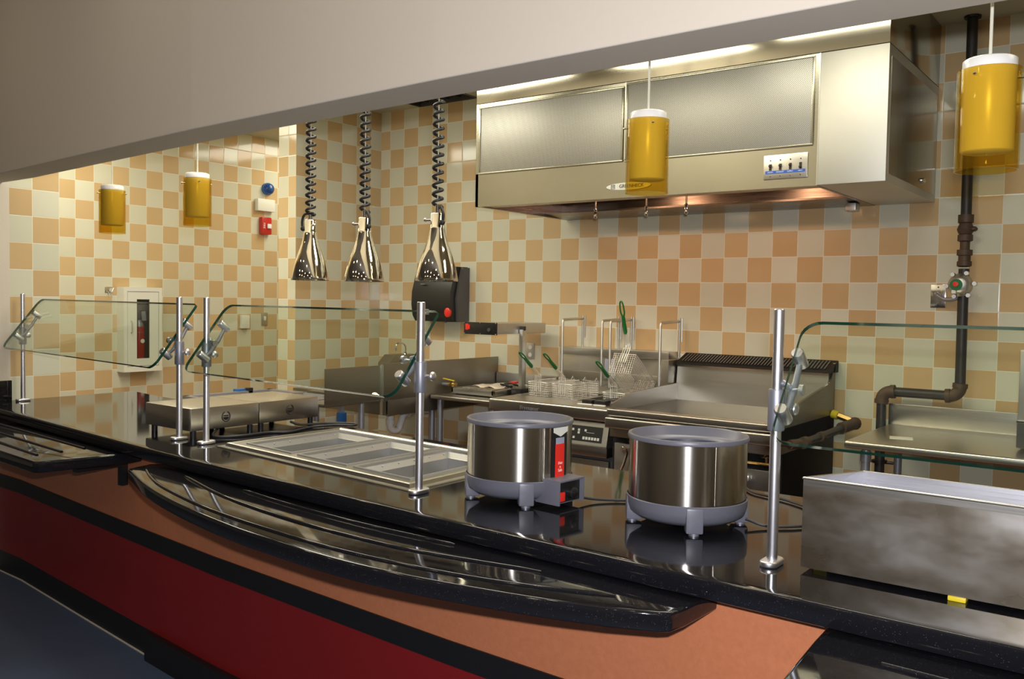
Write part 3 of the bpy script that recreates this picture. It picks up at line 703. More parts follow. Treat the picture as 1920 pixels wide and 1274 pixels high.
# underside: sloped filters bank and light channel
mb = MB(); mb.extr([(hy + 0.02, 2.24), (hy + 0.02, 2.26), (-0.02, 2.40), (-0.02, 2.38)], 'x', hx0 + 0.02, 3.786); mb.build('plenum_ceiling', 'bronze', hd, smooth=0)
mb = MB(); mb.box(hx0 + 0.02, 3.786, -0.10, -0.005, hz, 2.38); mb.extr([(-0.30, 2.125), (-0.10, hz), (-0.10, 2.125), (-0.30, 2.135)], 'x', hx0 + 0.02, 3.786); mb.build('grease_trough', 'bronze', hd, smooth=0)
mb = MB(); mb.box(hx0 + 0.02, 3.786, hy + 0.02, hy + 0.14, hz + 0.006, hz + 0.02); mb.build('front_return', 'bronze', hd, smooth=0)
for qa, qb in ((hx0 + 0.02, hx0 + 0.03), (3.77, 3.786)):
    mb = MB(); mb.box(qa, qb, hy + 0.02, -0.1, hz, 2.3); mb.build('inner_cheek', 'bronze', hd, smooth=0)
for a, b, zz0, zz1, lab in ((1.757, 2.731, 2.309, 2.693, 'left'), (2.765, 3.752, 2.305, 2.706, 'right')):
    mb = MB(); mb.box(a, b, hy - 0.004, hy + 0.003, zz0, zz1, 0.001); o = mb.build('perforated_panel', 'perf', hd)
    mb = MB()
    for q in ((a - 0.010, b + 0.010, zz0 - 0.008, zz0), (a - 0.010, b + 0.010, zz1, zz1 + 0.010), (a - 0.010, a, zz0, zz1), (b, b + 0.010, zz0, zz1)): mb.box(q[0], q[1], hy - 0.008, hy + 0.001, q[2], q[3], 0.001)
    mb.build('panel_frame', 'hoodsteel', o)
mb = MB(); mb.box(2.752, 2.758, hy - 0.010, hy, 2.31, 2.72); mb.box(3.783, 3.787, hy - 0.0015, hy + 0.01, hz, zt); mb.build('seam_strip', 'steel', hd)
mb = MB(); mb.box(3.528, 3.742, hy - 0.006, hy, 2.149, 2.267, 0.003); sw = mb.build('switch_plate', 'steel', hd)
mb = MB(); mb.box(3.538, 3.732, hy - 0.0075, hy - 0.006, 2.176, 2.190); mb.build('label_strip', 'blueink', sw)
for i, s_ in enumerate(('LIGHTS', 'EXHAUST', 'SUPPLY', 'HEAT')):
    cx = 3.562 + i * 0.049
    mb = MB(); mb.box(cx - 0.006, cx + 0.006, hy - 0.009, hy - 0.005, 2.192, 2.222); mb.box(cx - 0.004, cx + 0.004, hy - 0.022, hy - 0.008, 2.208 if i < 3 else 2.196, 2.216 if i < 3 else 2.204, 0.001); mb.build('toggle_switch', 'black', sw)
    mb = MB(); text_mb(mb, s_, (cx, hy - 0.0078, 2.183), 0.0085, FRONT); mb.build('lettering', 'whiteink', sw)
    mb = MB(); mb.ball((cx, hy - 0.006, 2.240), 0.004, 8); mb.ball((cx, hy - 0.006, 2.165), 0.004, 8); mb.build('screw', 'chrome_c', sw)
mb = MB(); mb.tube([(2.78, hy - 0.001, 2.168), (2.78, hy - 0.006, 2.168)], 1.0, 48)
mb.xf(Matrix.Translation((2.78, 0, 2.168)) @ Matrix.Diagonal((0.135, 1, 0.020, 1)) @ Matrix.Translation((-2.78, 0, -2.168))); lg = mb.build('logo_badge', 'white', hd)
mb = MB(); text_mb(mb, 'GREENHECK', (2.80, hy - 0.007, 2.168), 0.026, FRONT); text_mb(mb, 'H', (2.687, hy - 0.007, 2.168), 0.022, FRONT)
for q in ((2.675, 2.677, 2.158, 2.179), (2.697, 2.699, 2.158, 2.179), (2.675, 2.699, 2.177, 2.179), (2.675, 2.699, 2.157, 2.159)): mb.box(q[0], q[1], hy - 0.0075, hy - 0.0065, q[2], q[3])
mb.build('lettering', 'ink', lg)
for nx in (2.36, 2.70, 2.95):
    mb = MB(); mb.tube([(nx, hy + 0.35, 2.26), (nx, hy + 0.35, 2.10)], 0.006, 10); mb.lathe([(0.004, 2.10), (0.012, 2.095), (0.009, 2.085), (0.006, 2.08), (0.010, 2.07), (0.010, 2.045), (0.006, 2.04), (0, 2.04)], (nx, hy + 0.35, 0), 14); mb.build('spray_nozzle', 'chrome_c', hd)
for lx in (2.45, 3.30):
    mb = MB(); mb.lathe([(0.0, 2.262), (0.07, 2.262), (0.075, 2.285)], (lx, -0.62, 0), 24); tag(mb.build('hood_lamp', 'warmin', hd), 'warm lit lamp lens')
mb = MB(); mb.ball((hx1 + 0.012, -0.32, 2.19), (0.006, 0.035, 0.008), 12); mb.tube([(hx1, -0.32, 2.19), (hx1 + 0.014, -0.32, 2.19)], 0.014, 14); mb.build('side_latch', 'chrome_c', hd)
mb = MB(); mb.box(3.68, 3.735, -0.20, -0.12, 2.068, 2.109, 0.004); mb.build('grease_cup', 'steel_soft', hd)
for lx in (2.45, 3.30):
    area('hood_bulb_light', (lx, -0.62, 2.255), 0.13, 0.13, 3.2, (1.0, 0.55, 0.32), shape='DISK')

# ------------------------------------------------------------------ heat lamps on coiled cords
def coil(x, y, z0, z1, turns, r, wire, seg=14):
    return [(x + r * math.cos(2 * PI * i / seg), y + r * math.sin(2 * PI * i / seg), z0 + (z1 - z0) * i / (turns * seg)) for i in range(int(turns * seg) + 1)]
def heat_lamp(x, y, zb, side, label, ztop):
    t = thing('heat_lamp', label, 'heat lamp', (x, y, zb), 'chrome heat lamps on coiled cords')
    m = MB()
    pr = [(0.0820, 0.0), (0.0835, 0.002), (0.0825, 0.012), (0.078, 0.035), (0.071, 0.065), (0.062, 0.095), (0.052, 0.122), (0.042, 0.150), (0.034, 0.178), (0.029, 0.205), (0.0275, 0.215), (0.0265, 0.216), (0.0265, 0.262), (0.024, 0.266), (0.0, 0.267)]
    m.lathe([(r, zb + h) for r, h in pr] , (x, y, 0), 64); m.lathe([(0.0805, zb + 0.001), (0.076, zb + 0.035), (0.060, zb + 0.095), (0.032, zb + 0.178), (0.0, zb + 0.19)], (x, y, 0), 48); m.build('shade', 'chrome', t, smooth=60)
    m = MB(); m.tube([(x, y, zb + 0.262), (x, y, zb + 0.300)], 0.009, 12); m.build('stem', 'chrome_c', t)
    m = MB(); m.tube([(x - side * 0.022, y - 0.01, zb + 0.240), (x - side * 0.045, y - 0.018, zb + 0.240)], 0.005, 8); m.ball((x - side * 0.047, y - 0.018, zb + 0.240), 0.008, 10); m.build('switch', 'chrome_c', t)
    zc = zb + 0.285
    m = MB(); hook = smooth_path([(x + side * 0.038, y - 0.012, zb + 0.228), (x + side * 0.040, y - 0.012, zb + 0.262), (x + side * 0.025, y - 0.010, zb + 0.290), (x + 0.0185, y, zc + 0.008)], 6)
    m.tube(hook, 0.0058, 8); m.ball((x + side * 0.036, y - 0.012, zb + 0.228), (0.012, 0.010, 0.012), 10)
    nt = (ztop - zc) / 0.034
    m.tube(coil(x, y, zc, ztop, nt, 0.0185, 0.006), 0.0062, 8)
    m.build('coiled_cord', 'rubber', t)
    m = MB(); m.tube([(x, y, zc), (x, y, ztop)], 0.0018, 6); m.build('wire_core', 'cord', t)
    m = MB(); m.lathe([(0, CE - 0.012), (0.05, CE - 0.012), (0.055, CE - 0.001), (0, CE - 0.001)], (x, y, 0), 24); m.tube([(x, y, ztop - 0.002), (x, y, CE - 0.01)], 0.005, 8); m.build('ceiling_rose', 'black', t)
heat_lamp(2.090, -2.60, 1.618, -1, 'left of three chrome heat lamps on black coiled cords, by the pillar', 2.98)
heat_lamp(2.432, -2.60, 1.613, 1, 'middle of three chrome heat lamps on black coiled cords', 2.98)
heat_lamp(2.838, -2.60, 1.614, 1, 'right chrome heat lamp on black coiled cord, in front of the towel dispenser', 2.98)

# ------------------------------------------------------------------ amber pendants
def pendant(x, y, zb, ang, D, label):
    k = D / 0.12
    H = 0.205 * k
    t = thing('pendant_lamp', label, 'pendant lamp', (x, y, zb), 'amber glass pendant lamps')
    m = MB(); R = D / 2
    m.lathe([(R, zb), (R, zb + H), (R - 0.003, zb + H), (R - 0.003, zb), (R, zb)], (x, y, 0), 48); m.build('amber_cylinder', 'amber', t, smooth=60)
    r2 = R * 0.84; zi = zb + 0.038 * k
    m = MB(); m.lathe([(0, zi), (r2 - 0.003, zi), (r2, zi + 0.003), (r2, zb + H + 0.010 * k)], (x, y, 0), 48); m.build('inner_shade', 'frost', t, smooth=60)
    m = MB(); m.lathe([(r2 + 0.0005, zb + H + 0.002), (r2 + 0.0005, zb + H + 0.020 * k), (r2 - 0.004, zb + H + 0.023 * k), (0, zb + H + 0.024 * k)], (x, y, 0), 48); m.build('cap', 'frost', t, smooth=60)
    for i in range(3):
        a = ang + i * 2 * PI / 3
        m = MB(); m.tube([(x + (r2 - 0.002) * math.cos(a), y + (r2 - 0.002) * math.sin(a), zb + H - 0.018), (x + (R + 0.010) * math.cos(a), y + (R + 0.010) * math.sin(a), zb + H - 0.018)], 0.0022, 8); m.ball((x + (R + 0.011) * math.cos(a), y + (R + 0.011) * math.sin(a), zb + H - 0.018), 0.0038, 8); m.build('pin', 'chrome_c', t)
    m = MB(); m.tube([(x, y, zb + H + 0.02 * k), (x, y, 2.6), (x, y, CE - 0.01)], 0.0035, 8); m.build('cord', 'cord', t)
    m = MB(); m.lathe([(0, CE - 0.03), (0.05, CE - 0.03), (0.06, CE - 0.001), (0, CE - 0.001)], (x, y, 0), 24); m.build('ceiling_rose', 'frost', t)
pendant(1.015, -2.916, 1.836, 0.5, 0.121, 'amber glass cylinder pendant lamp at far left, smallest in view')
pendant(1.680, -2.892, 1.850, 1.6, 0.121, 'amber glass cylinder pendant lamp, second from the left, near the fire alarm')
pendant(3.918, -2.900, 1.862, 5.4, 0.1235, 'amber glass cylinder pendant lamp hanging in front of the exhaust hood')
pendant(4.822, -3.018, 1.847, 0.3, 0.128, 'large looking amber glass cylinder pendant lamp at right in front of the gas pipe')

# ------------------------------------------------------------------ fire extinguisher cabinet
fc = thing('fire_cabinet', 'white steel fire extinguisher cabinet on the left tiled wall', 'cabinet', (XL, -1.13, 0.89))
cy0, cy1, cz0, cz1, cx = -1.27, -0.925, 0.895, 1.600, XL + 0.10
mb = MB()
for q in ((cy0, cy0 + 0.02, cz0, cz1), (cy1 - 0.02, cy1, cz0, cz1), (cy0 + 0.02, cy1 - 0.02, cz0, cz0 + 0.02), (cy0 + 0.02, cy1 - 0.02, cz1 - 0.02, cz1)): mb.box(XL + 0.0055, cx, q[0], q[1], q[2], q[3])
mb.box(XL, XL + 0.005, cy0, cy1, cz0, cz1); mb.build('body', 'white', fc, smooth=0)
mb = MB(); f_ = 0.03
for q in ((cy0, cy0 + f_, cz0, cz1), (cy1 - f_, cy1, cz0, cz1), (cy0 + f_, cy1 - f_, cz0, cz0 + 0.045), (cy0 + f_, cy1 - f_, cz1 - 0.035, cz1)): mb.box(cx, cx + 0.008, *q)
mb.build('face_frame', 'white', fc, smooth=0)
wy0, wy1, wz0, wz1 = -1.155, -1.040, 1.005, 1.500
mb = MB()
for q in ((cy0 + f_ + 0.004, wy0, cz0 + 0.049, cz1 - 0.039), (wy1, cy1 - f_ - 0.004, cz0 + 0.049, cz1 - 0.039), (wy0, wy1, cz0 + 0.049, wz0), (wy0, wy1, wz1, cz1 - 0.039)): mb.box(cx - 0.002, cx + 0.006, *q)
dr = mb.build('door', 'white', fc, smooth=0)
mb = MB(); mb.box(cx, cx + 0.002, wy0, wy1, wz0, wz1); mb.build('door_window', 'window', dr)
mb = MB(); mb.tube([(cx + 0.006, -1.205, 1.22), (cx + 0.022, -1.205, 1.23), (cx + 0.022, -1.205, 1.31), (cx + 0.006, -1.205, 1.32)], 0.005, 8); mb.build('handle', 'steel_soft', dr)
mb = MB(); mb.box(XL + 0.006, XL + 0.008, cy0 + 0.02, cy1 - 0.02, cz0 + 0.02, cz1 - 0.02); mb.build('dark_lining', 'smoke', fc)
fe = thing('fire_extinguisher', 'red fire extinguisher behind the narrow window of the white cabinet', 'fire extinguisher', (XL + 0.055, -1.10, 0.915))
ex, ey = XL + 0.055, -1.105
mb = MB(); mb.lathe([(0, 0.917), (0.038, 0.918), (0.042, 0.925), (0.042, 1.27), (0.034, 1.30), (0.016, 1.325), (0.0, 1.325)], (ex, ey, 0), 28); mb.build('cylinder', 'redpaint', fe)
mb = MB(); mb.lathe([(0.0425, 1.27), (0.036, 1.30), (0.018, 1.327)], (ex, ey, 0), 28); mb.lathe([(0.0425, 1.22), (0.0425, 1.225)], (ex, ey, 0), 28); mb.build('collar', 'castgrey', fe)
mb = MB(); mb.box(ex + 0.0415, ex + 0.0435, ey - 0.002, ey + 0.036, 1.32, 1.40, 0.001, rot=Matrix.Rotation(0.1, 3, 'X')); mb.build('tag', 'lilac', fe)
mb = MB(); mb.tube([(ex, ey, 1.32), (ex, ey, 1.40)], 0.014, 12); mb.box(ex - 0.01, ex + 0.01, ey - 0.035, ey + 0.05, 1.40, 1.415, 0.002); mb.box(ex - 0.008, ex + 0.008, ey - 0.03, ey + 0.045, 1.43, 1.44, 0.002, rot=Matrix.Rotation(0.2, 3, 'X')); mb.build('valve', 'black', fe)
mb = MB(); mb.lathe([(0, ex + 0.047), (0.018, ex + 0.046), (0.018, ex + 0.04)], (0, ey + 0.005, 1.15), 16, 'x'); mb.build('sticker', 'white', fe)
mb = MB(); mb.tube(smooth_path([(ex, ey - 0.01, 1.40), (ex + 0.02, ey - 0.045, 1.38), (ex + 0.02, ey - 0.050, 1.25), (ex + 0.015, ey - 0.048, 1.05)], 6), 0.006, 8); mb.build('hose', 'rubber', fe)
# little chrome robe hook just left of the cabinet
mb = MB(); mb.box(XL, XL + 0.004, -1.375, -1.31, 1.55, 1.60, 0.001); mb.tube(smooth_path([(XL + 0.004, -1.35, 1.56), (XL + 0.03, -1.35, 1.55), (XL + 0.035, -1.37, 1.59)], 5), 0.004, 8); mb.tube(smooth_path([(XL + 0.004, -1.33, 1.56), (XL + 0.03, -1.33, 1.55), (XL + 0.035, -1.315, 1.59)], 5), 0.004, 8)
tag(mb.build('wall_hook', 'chrome_c', origin=(XL, -1.34, 1.55)), 'small chrome double hook left of the fire extinguisher cabinet', 'hook')

# wall devices on the left wall
def wplate(name, y, z, w_, h_, d_, mat, label, cat, bev=0.006):
    t = thing(name, label, cat, (XL, y, z)); m = MB(); m.box(XL, XL + d_, y - w_ / 2, y + w_ / 2, z - h_ / 2, z + h_ / 2, bev); m.build('housing', mat, t); return t
t = wplate('fire_alarm', 0.205, 2.215, 0.115, 0.165, 0.05, 'redpaint', 'red fire alarm strobe on the left wall below the white box', 'fire alarm', 0.012)
mb = MB(); mb.box(XL + 0.05, XL + 0.064, 0.205, 0.25, 2.19, 2.235, 0.008); mb.build('strobe_lens', 'lens', t)
mb = MB(); text_mb(mb, 'FIRE', (XL + 0.051, 0.172, 2.215), 0.03, Matrix.Rotation(PI / 2, 3, 'Z') @ Matrix.Rotation(PI / 2, 3, 'X') @ Matrix.Rotation(-PI / 2, 3, 'Z')); mb.build('lettering', 'whiteink', t)
t = wplate('signal_box', 0.20, 2.41, 0.20, 0.115, 0.05, 'white', 'plain white rectangular box on the left wall above the red fire alarm', 'wall box')
t = thing('blue_strobe', 'round blue signal light at top of the left wall', 'signal light', (XL, 0.235, 2.57))
mb = MB(); mb.lathe([(0.058, XL), (0.058, XL + 0.03), (0.0, XL + 0.03)], (0, 0.235, 2.57), 28, 'x'); mb.build('base_ring', 'blue', t)
mb = MB(); mb.lathe([(0.054, XL + 0.03), (0.050, XL + 0.055), (0.032, XL + 0.075), (0.0, XL + 0.08)], (0, 0.235, 2.57), 28, 'x'); mb.build('dome', 'bluedome', t)
mb = MB(); mb.ball((XL + 0.05, 0.245, 2.575), 0.02, 10); mb.build('bulb', 'lens', t)
t = wplate('switch_plate', 0.215, 1.325, 0.07, 0.125, 0.008, 'steel_soft', 'steel light switch plate on the left wall seen through the middle glass', 'switch', 0.002)
mb = MB(); mb.box(XL + 0.008, XL + 0.018, 0.205, 0.225, 1.31, 1.35, 0.002); mb.build('toggle', 'white', t)
t = wplate('thermostat', -0.02, 1.30, 0.09, 0.125, 0.035, 'white', 'small white box on the left wall beside the steel switch plate', 'wall box')

# ------------------------------------------------------------------ towel dispenser
td = thing('towel_dispenser', 'black paper towel dispenser with round red button on the back wall', 'dispenser', (0.60, -0.1, 1.38))
mb = MB()
prof = [(0.0, 1.376), (-0.155, 1.376), (-0.185, 1.42), (-0.200, 1.50), (-0.195, 1.60), (-0.165, 1.70), (-0.125, 1.79), (0.0, 1.79)]
mb.extr(prof, 'x', 0.440, 0.83); mb.build('cover', 'black', td, smooth=30)
mb = MB(); mb.extr([(0, 1.378), (-0.13, 1.378), (-0.13, 1.45), (-0.14, 1.55), (-0.11, 1.68), (-0.08, 1.785), (0, 1.785)], 'x', 0.83, 0.852); mb.build('side_cheek', 'smoke', td, smooth=30)
mb = MB(); mb.lathe([(0, -0.208), (0.022, -0.207), (0.028, -0.202), (0.029, -0.185)], (0.806, 0, 1.447), 28, 'y', sx=1, sy=1.25)
tag(mb.build('button', 'redglow', td), 'round red button')
mb = MB(); mb.box(0.50, 0.62, -0.200, -0.188, 1.425, 1.468, 0.003); bd = mb.build('badge', 'castgrey', td)
mb = MB(); text_mb(mb, 'JAR', (0.565, -0.2015, 1.447), 0.04, FRONT); mb.build('lettering', 'whiteink', bd)
mb = MB(); mb.box(0.53, 0.58, -0.199, -0.192, 1.655, 1.660); mb.box(0.70, 0.72, -0.12, -0.10, 1.366, 1.378); mb.build('trim', 'castgrey', td)

# ------------------------------------------------------------------ sink
sk = thing('sink_unit', 'long stainless sink unit with high splash panel in the corner', 'sink', (0.75, -0.85, 0))
px_ = 1.14
mb = MB(); mb.box(px_ - 0.012, px_, -1.195, -0.002, 0.895, 1.128, 0.002); mb.box(px_ - 0.022, px_ - 0.012, -1.66, -1.19, 0.90, 1.118, 0.002); mb.build('splash_panel', 'steel_dark', sk)
mb = MB(); mb.box(px_ - 0.021, px_ + 0.0025, -1.197, -1.190, 0.80, 1.122); mb.build('seam_strip', 'steel', sk)
mb = MB(); mb.box(0.93, px_ - 0.02, -1.66, -1.2, 0.885, 0.905, 0.004); mb.box(0.42, px_ - 0.012, -1.2, -1.14, 0.885, 0.905); mb.box(0.20, px_ - 0.012, -0.12, -0.002, 0.885, 0.905); mb.box(0.20, 0.50, -1.14, -0.12, 0.885, 0.905); mb.build('deck', 'steel_dark', sk)
for q in ((-1.14, -0.66), (-0.60, -0.12)):
    mb = MB(); mb.box(0.50, px_ - 0.012, q[0], q[0] + 0.01, 0.80, 0.9); mb.box(0.50, px_ - 0.012, q[1] - 0.01, q[1], 0.80, 0.9); mb.box(0.50, 0.51, q[0], q[1], 0.80, 0.9); mb.box(px_ - 0.022, px_ - 0.004, q[0], q[1], 0.80, 0.9); mb.box(0.50, px_ - 0.004, q[0], q[1], 0.79, 0.80); mb.build('basin', 'steel_dark', sk)
for lx, ly in ((1.10, -1.34), (0.47, -1.16), (1.10, -0.68)):
    mb = MB(); mb.tube([(lx, ly, 0), (lx, ly, 0.89)], 0.02, 14); mb.build('leg', 'castgrey', sk)
mb = MB(); mb.extr([(-0.31, 0.90), (-0.31, 1.045), (-0.24, 1.105), (-0.002, 1.105), (-0.002, 0.90)], 'x', 0.20, 0.32); mb.build('faucet_ledge', 'steel_dark', sk)
fx_, fy_ = 0.29, -0.10
mb = MB(); mb.tube(smooth_path([(fx_, fy_, 1.10), (fx_, fy_, 1.16), (fx_, fy_ - 0.02, 1.188), (fx_, fy_ - 0.065, 1.198), (fx_, fy_ - 0.10, 1.185), (fx_, fy_ - 0.108, 1.155)], 6), 0.007, 10)
mb.tube([(fx_, fy_ - 0.108, 1.16), (fx_, fy_ - 0.108, 1.138)], 0.011, 10); mb.lathe([(0.02, 1.106), (0.014, 1.12), (0.008, 1.125)], (fx_, fy_, 0), 14); mb.build('faucet', 'chrome_c', sk)
mb = MB(); dx = 0.95
mb.tube([(dx, -0.93, 0.80), (dx, -0.93, 0.72)], 0.026, 16); mb.tube(smooth_path([(dx, -0.93, 0.73), (dx, -0.93, 0.685), (dx, -0.905, 0.655), (dx, -0.86, 0.655), (dx, -0.835, 0.69), (dx, -0.80, 0.75), (dx, -0.72, 0.765), (dx, -0.5, 0.765)], 6), 0.024, 16)
mb.tube([(dx, -0.93, 0.73), (dx, -0.93, 0.70)], 0.031, 16); mb.tube([(dx, -0.76, 0.76), (dx, -0.73, 0.765)], 0.031, 16); mb.box(dx - 0.03, dx + 0.03, -0.76, -0.55, 0.77, 0.82, 0.01)
mb.build('drain_trap', 'pvc', sk)
mb = MB(); mb.lathe([(0.045, 0.80), (0.045, 0.79), (0.03, 0.785)], (dx, -0.93, 0), 20); mb.build('drain_flange', 'black', sk)

# low blue-trimmed table at far left behind the warmers
bt = thing('wire_top_table', 'steel table with blue corner guards standing left of the sink', 'table', (0.48, -1.6, 0))
mb = MB()
for q in ((0.10, 0.87, -1.95, -1.91), (0.10, 0.87, -1.30, -1.26), (0.10, 0.14, -1.95, -1.26), (0.83, 0.87, -1.95, -1.26)): mb.box(*q, 0.865, 0.90, 0.002)
mb.build('rim', 'castgrey', bt)
mb = MB()
mb.box(0.14, 0.47, -1.91, -1.30, 0.878, 0.888); mb.box(0.50, 0.83, -1.91, -1.30, 0.878, 0.888); mb.build('top_tray', 'steel', bt)
mb = MB(); mb.box(0.475, 0.495, -1.93, -1.28, 0.885, 0.905, 0.003); mb.build('divider', 'steel', bt)
for lx, ly in ((0.12, -1.93), (0.85, -1.93), (0.12, -1.28), (0.85, -1.28)):
    mb = MB(); mb.box(lx - 0.016, lx + 0.016, ly - 0.016, ly + 0.016, 0, 0.866, 0.003); lg_ = mb.build('leg', 'castgrey', bt)
    mb = MB(); mb.box(lx - 0.020, lx + 0.028, ly - 0.024, ly + 0.024, 0.46, 0.80, 0.006); tag(mb.build('leg_guard', 'blue', lg_), 'bright blue leg guard')
mb = MB(); mb.box(0.065, 0.115, -1.54, -1.47, 0.868, 0.915, 0.006); tag(mb.build('corner_guard', 'blue', bt), 'blue corner guard')
mb = MB(); mb.box(0.10, 0.14, -1.47, -1.43, 0.866, 0.920, 0.004); mb.build('clip', 'black', bt)

# ------------------------------------------------------------------ prep table with warming station
pt = thing('prep_table', 'small stainless prep table between the sink and the fryer', 'table', (1.4, -0.4, 0))
mb = MB(); mb.box(1.145, 1.690, -0.755, -0.03, 0.872, 0.90, 0.010, seg=4); mb.build('top', 'steel', pt)
mb = MB(); mb.box(1.145, 1.690, -0.03, -0.004, 0.872, 1.015, 0.004); mb.box(1.655, 1.690, -0.04, -0.004, 0.9, 1.0, 0.002); mb.build('backsplash', 'steel', pt)
for lx, ly in ((1.19, -0.70), (1.64, -0.70), (1.19, -0.08), (1.64, -0.08)):
    mb = MB(); mb.tube([(lx, ly, 0), (lx, ly, 0.873)], 0.019, 14); mb.build('leg', 'castgrey', pt)
mb = MB(); mb.box(1.16, 1.68, -0.72, -0.06, 0.24, 0.26, 0.004); mb.build('under_shelf', 'steel_dark', pt)
ws = thing('heat_strip_station', 'black ended strip heater on a post over the prep table', 'food warmer', (1.5, -0.35, 0.9))
mb = MB(); mb.box(1.365, 1.63, -0.655, -0.10, 1.322, 1.392, 0.003); mb.build('heater_body', 'steel_soft', ws)
mb = MB(); mb.box(1.360, 1.635, -0.664, -0.655, 1.317, 1.397, 0.002); eb = mb.build('end_cap', 'black', ws)
mb = MB(); mb.lathe([(0, -0.672), (0.012, -0.672), (0.012, -0.66)], (1.575, 0, 1.350), 14, 'y'); mb.build('dial', 'smoke', eb)
mb = MB(); mb.box(1.375, 1.40, -0.668, -0.663, 1.345, 1.385, 0.001); mb.box(1.40, 1.412, -0.668, -0.663, 1.35, 1.38); tag(mb.build('badge', 'redglow', eb), 'small red badge')
mb = MB()
for sx_ in (1.366, 1.50, 1.629):
    for sz_ in (1.322, 1.392): mb.ball((sx_, -0.667, sz_), 0.004, 8)
mb.build('screw', 'chrome_c', eb)
mb = MB(); mb.box(1.634, 1.662, -0.415, -0.370, 0.955, 1.350, 0.002); mb.build('post', 'steel_soft', ws)
mb = MB(); mb.box(1.60, 1.68, -0.45, -0.33, 0.9, 0.955, 0.004); mb.build('base_block', 'black', ws)
mb = MB(); mb.box(1.630, 1.6635, -0.405, -0.38, 1.345, 1.372); mb.build('clip', 'black', ws)
dp = thing('tray_station', 'shallow stainless tray with parchment paper on the prep table', 'tray', (1.4, -0.4, 0.9))
mb = MB(); mb.box(1.22, 1.58, -0.62, -0.60, 0.912, 0.945, 0.002); mb.box(1.22, 1.58, -0.10, -0.08, 0.912, 0.945, 0.002); mb.box(1.22, 1.235, -0.62, -0.08, 0.912, 0.945, 0.002); mb.box(1.565, 1.58, -0.62, -0.08, 0.912, 0.945, 0.002); mb.box(1.22, 1.58, -0.62, -0.08, 0.908, 0.914); mb.build('tray_body', 'steel', dp)
mb = MB()
for a in ((1.24, -0.58), (1.56, -0.58), (1.24, -0.12), (1.56, -0.12)): mb.tube([(a[0], a[1], 0.9), (a[0], a[1], 0.91)], 0.012, 10)
mb.build('foot', 'black', dp)
mb = MB()
for i in range(6):
    mb.tube([(1.30 + i * 0.045, -0.60, 0.946), (1.30 + i * 0.045, -0.10, 0.946)], 0.003, 6)
mb.build('rack', 'chrome_c', dp)
mb = MB(); g_ = 8
vs = [[mb.bm.verts.new((1.30 + 0.20 * i / g_ + 0.02 * math.sin(j), -0.50 + 0.30 * j / g_, 0.955 + 0.008 * math.sin(i * 1.3 + j * 0.7))) for j in range(g_ + 1)] for i in range(g_ + 1)]
for i in range(g_):
    for j in range(g_): mb.bm.faces.new((vs[i][j], vs[i + 1][j], vs[i + 1][j + 1], vs[i][j + 1]))
o = mb.build('parchment_sheet', 'paper', origin=(1.4, -0.35, 0.95)); tag(o, 'crumpled tan parchment sheet lying on the stainless tray', 'paper')
md = o.modifiers.new('thick', 'SOLIDIFY'); md.thickness = 0.0015
vt = thing('gas_valve', 'small brass shut-off valve with yellow lever by the splash panel', 'valve', (1.2, -0.6, 0.95))
mb = MB(); mb.tube([(1.141, -0.62, 0.965), (1.20, -0.62, 0.965)], 0.011, 12); mb.build('nipple', 'castgrey', vt)
mb = MB(); mb.tube([(1.20, -0.62, 0.965), (1.215, -0.62, 0.965)], 0.017, 12); mb.ball((1.235, -0.62, 0.965), (0.024, 0.018, 0.018), 12); mb.tube([(1.24, -0.62, 0.965), (1.262, -0.62, 0.965)], 0.014, 12); mb.tube([(1.235, -0.62, 0.965), (1.235, -0.62, 0.992)], 0.007, 10); mb.build('valve_body', 'brass', vt)
mb = MB(); mb.box(1.145, 1.245, -0.627, -0.613, 0.994, 1.000, 0.002, rot=Matrix.Rotation(0.12, 3, 'Y')); tag(mb.build('lever', 'yellow', vt), 'yellow lever handle')
mb = MB(); mb.box(1.66, 1.70, -0.30, -0.21, 0.957, 0.975, 0.004, rot=Matrix.Rotation(0.3, 3, 'Z')); mb.xf(Matrix.Translation((-0.24, 0.05, 0)))
t = thing('utility_tongs', 'black handled tongs with a red tip lying behind the tray', 'tongs', (1.48, -0.2, 0.95))
mb.build('red_tip', 'redglow', t)
mb = MB(); mb.tube(smooth_path([(1.38, -0.28, 0.952), (1.46, -0.34, 0.958), (1.565, -0.40, 0.958)], 5), 0.010, 8); mb.tube(smooth_path([(1.38, -0.24, 0.955), (1.46, -0.26, 0.962), (1.57, -0.31, 0.960)], 5), 0.008, 8); mb.build('handle', 'black', t)

# outlet on the back wall
t = thing('wall_outlet', 'steel double outlet plate on the back wall above the prep table', 'outlet', (1.435, -0.004, 1.185))
mb = MB(); mb.box(1.40, 1.47, -0.008, 0, 1.125, 1.24, 0.002); mb.build('plate', 'steel_soft', t)
for z_ in (1.155, 1.210):
    mb = MB(); mb.lathe([(0, -0.012), (0.015, -0.012), (0.016, -0.008)], (1.435, 0, z_), 16, 'y'); mb.build('socket', 'frost', t)

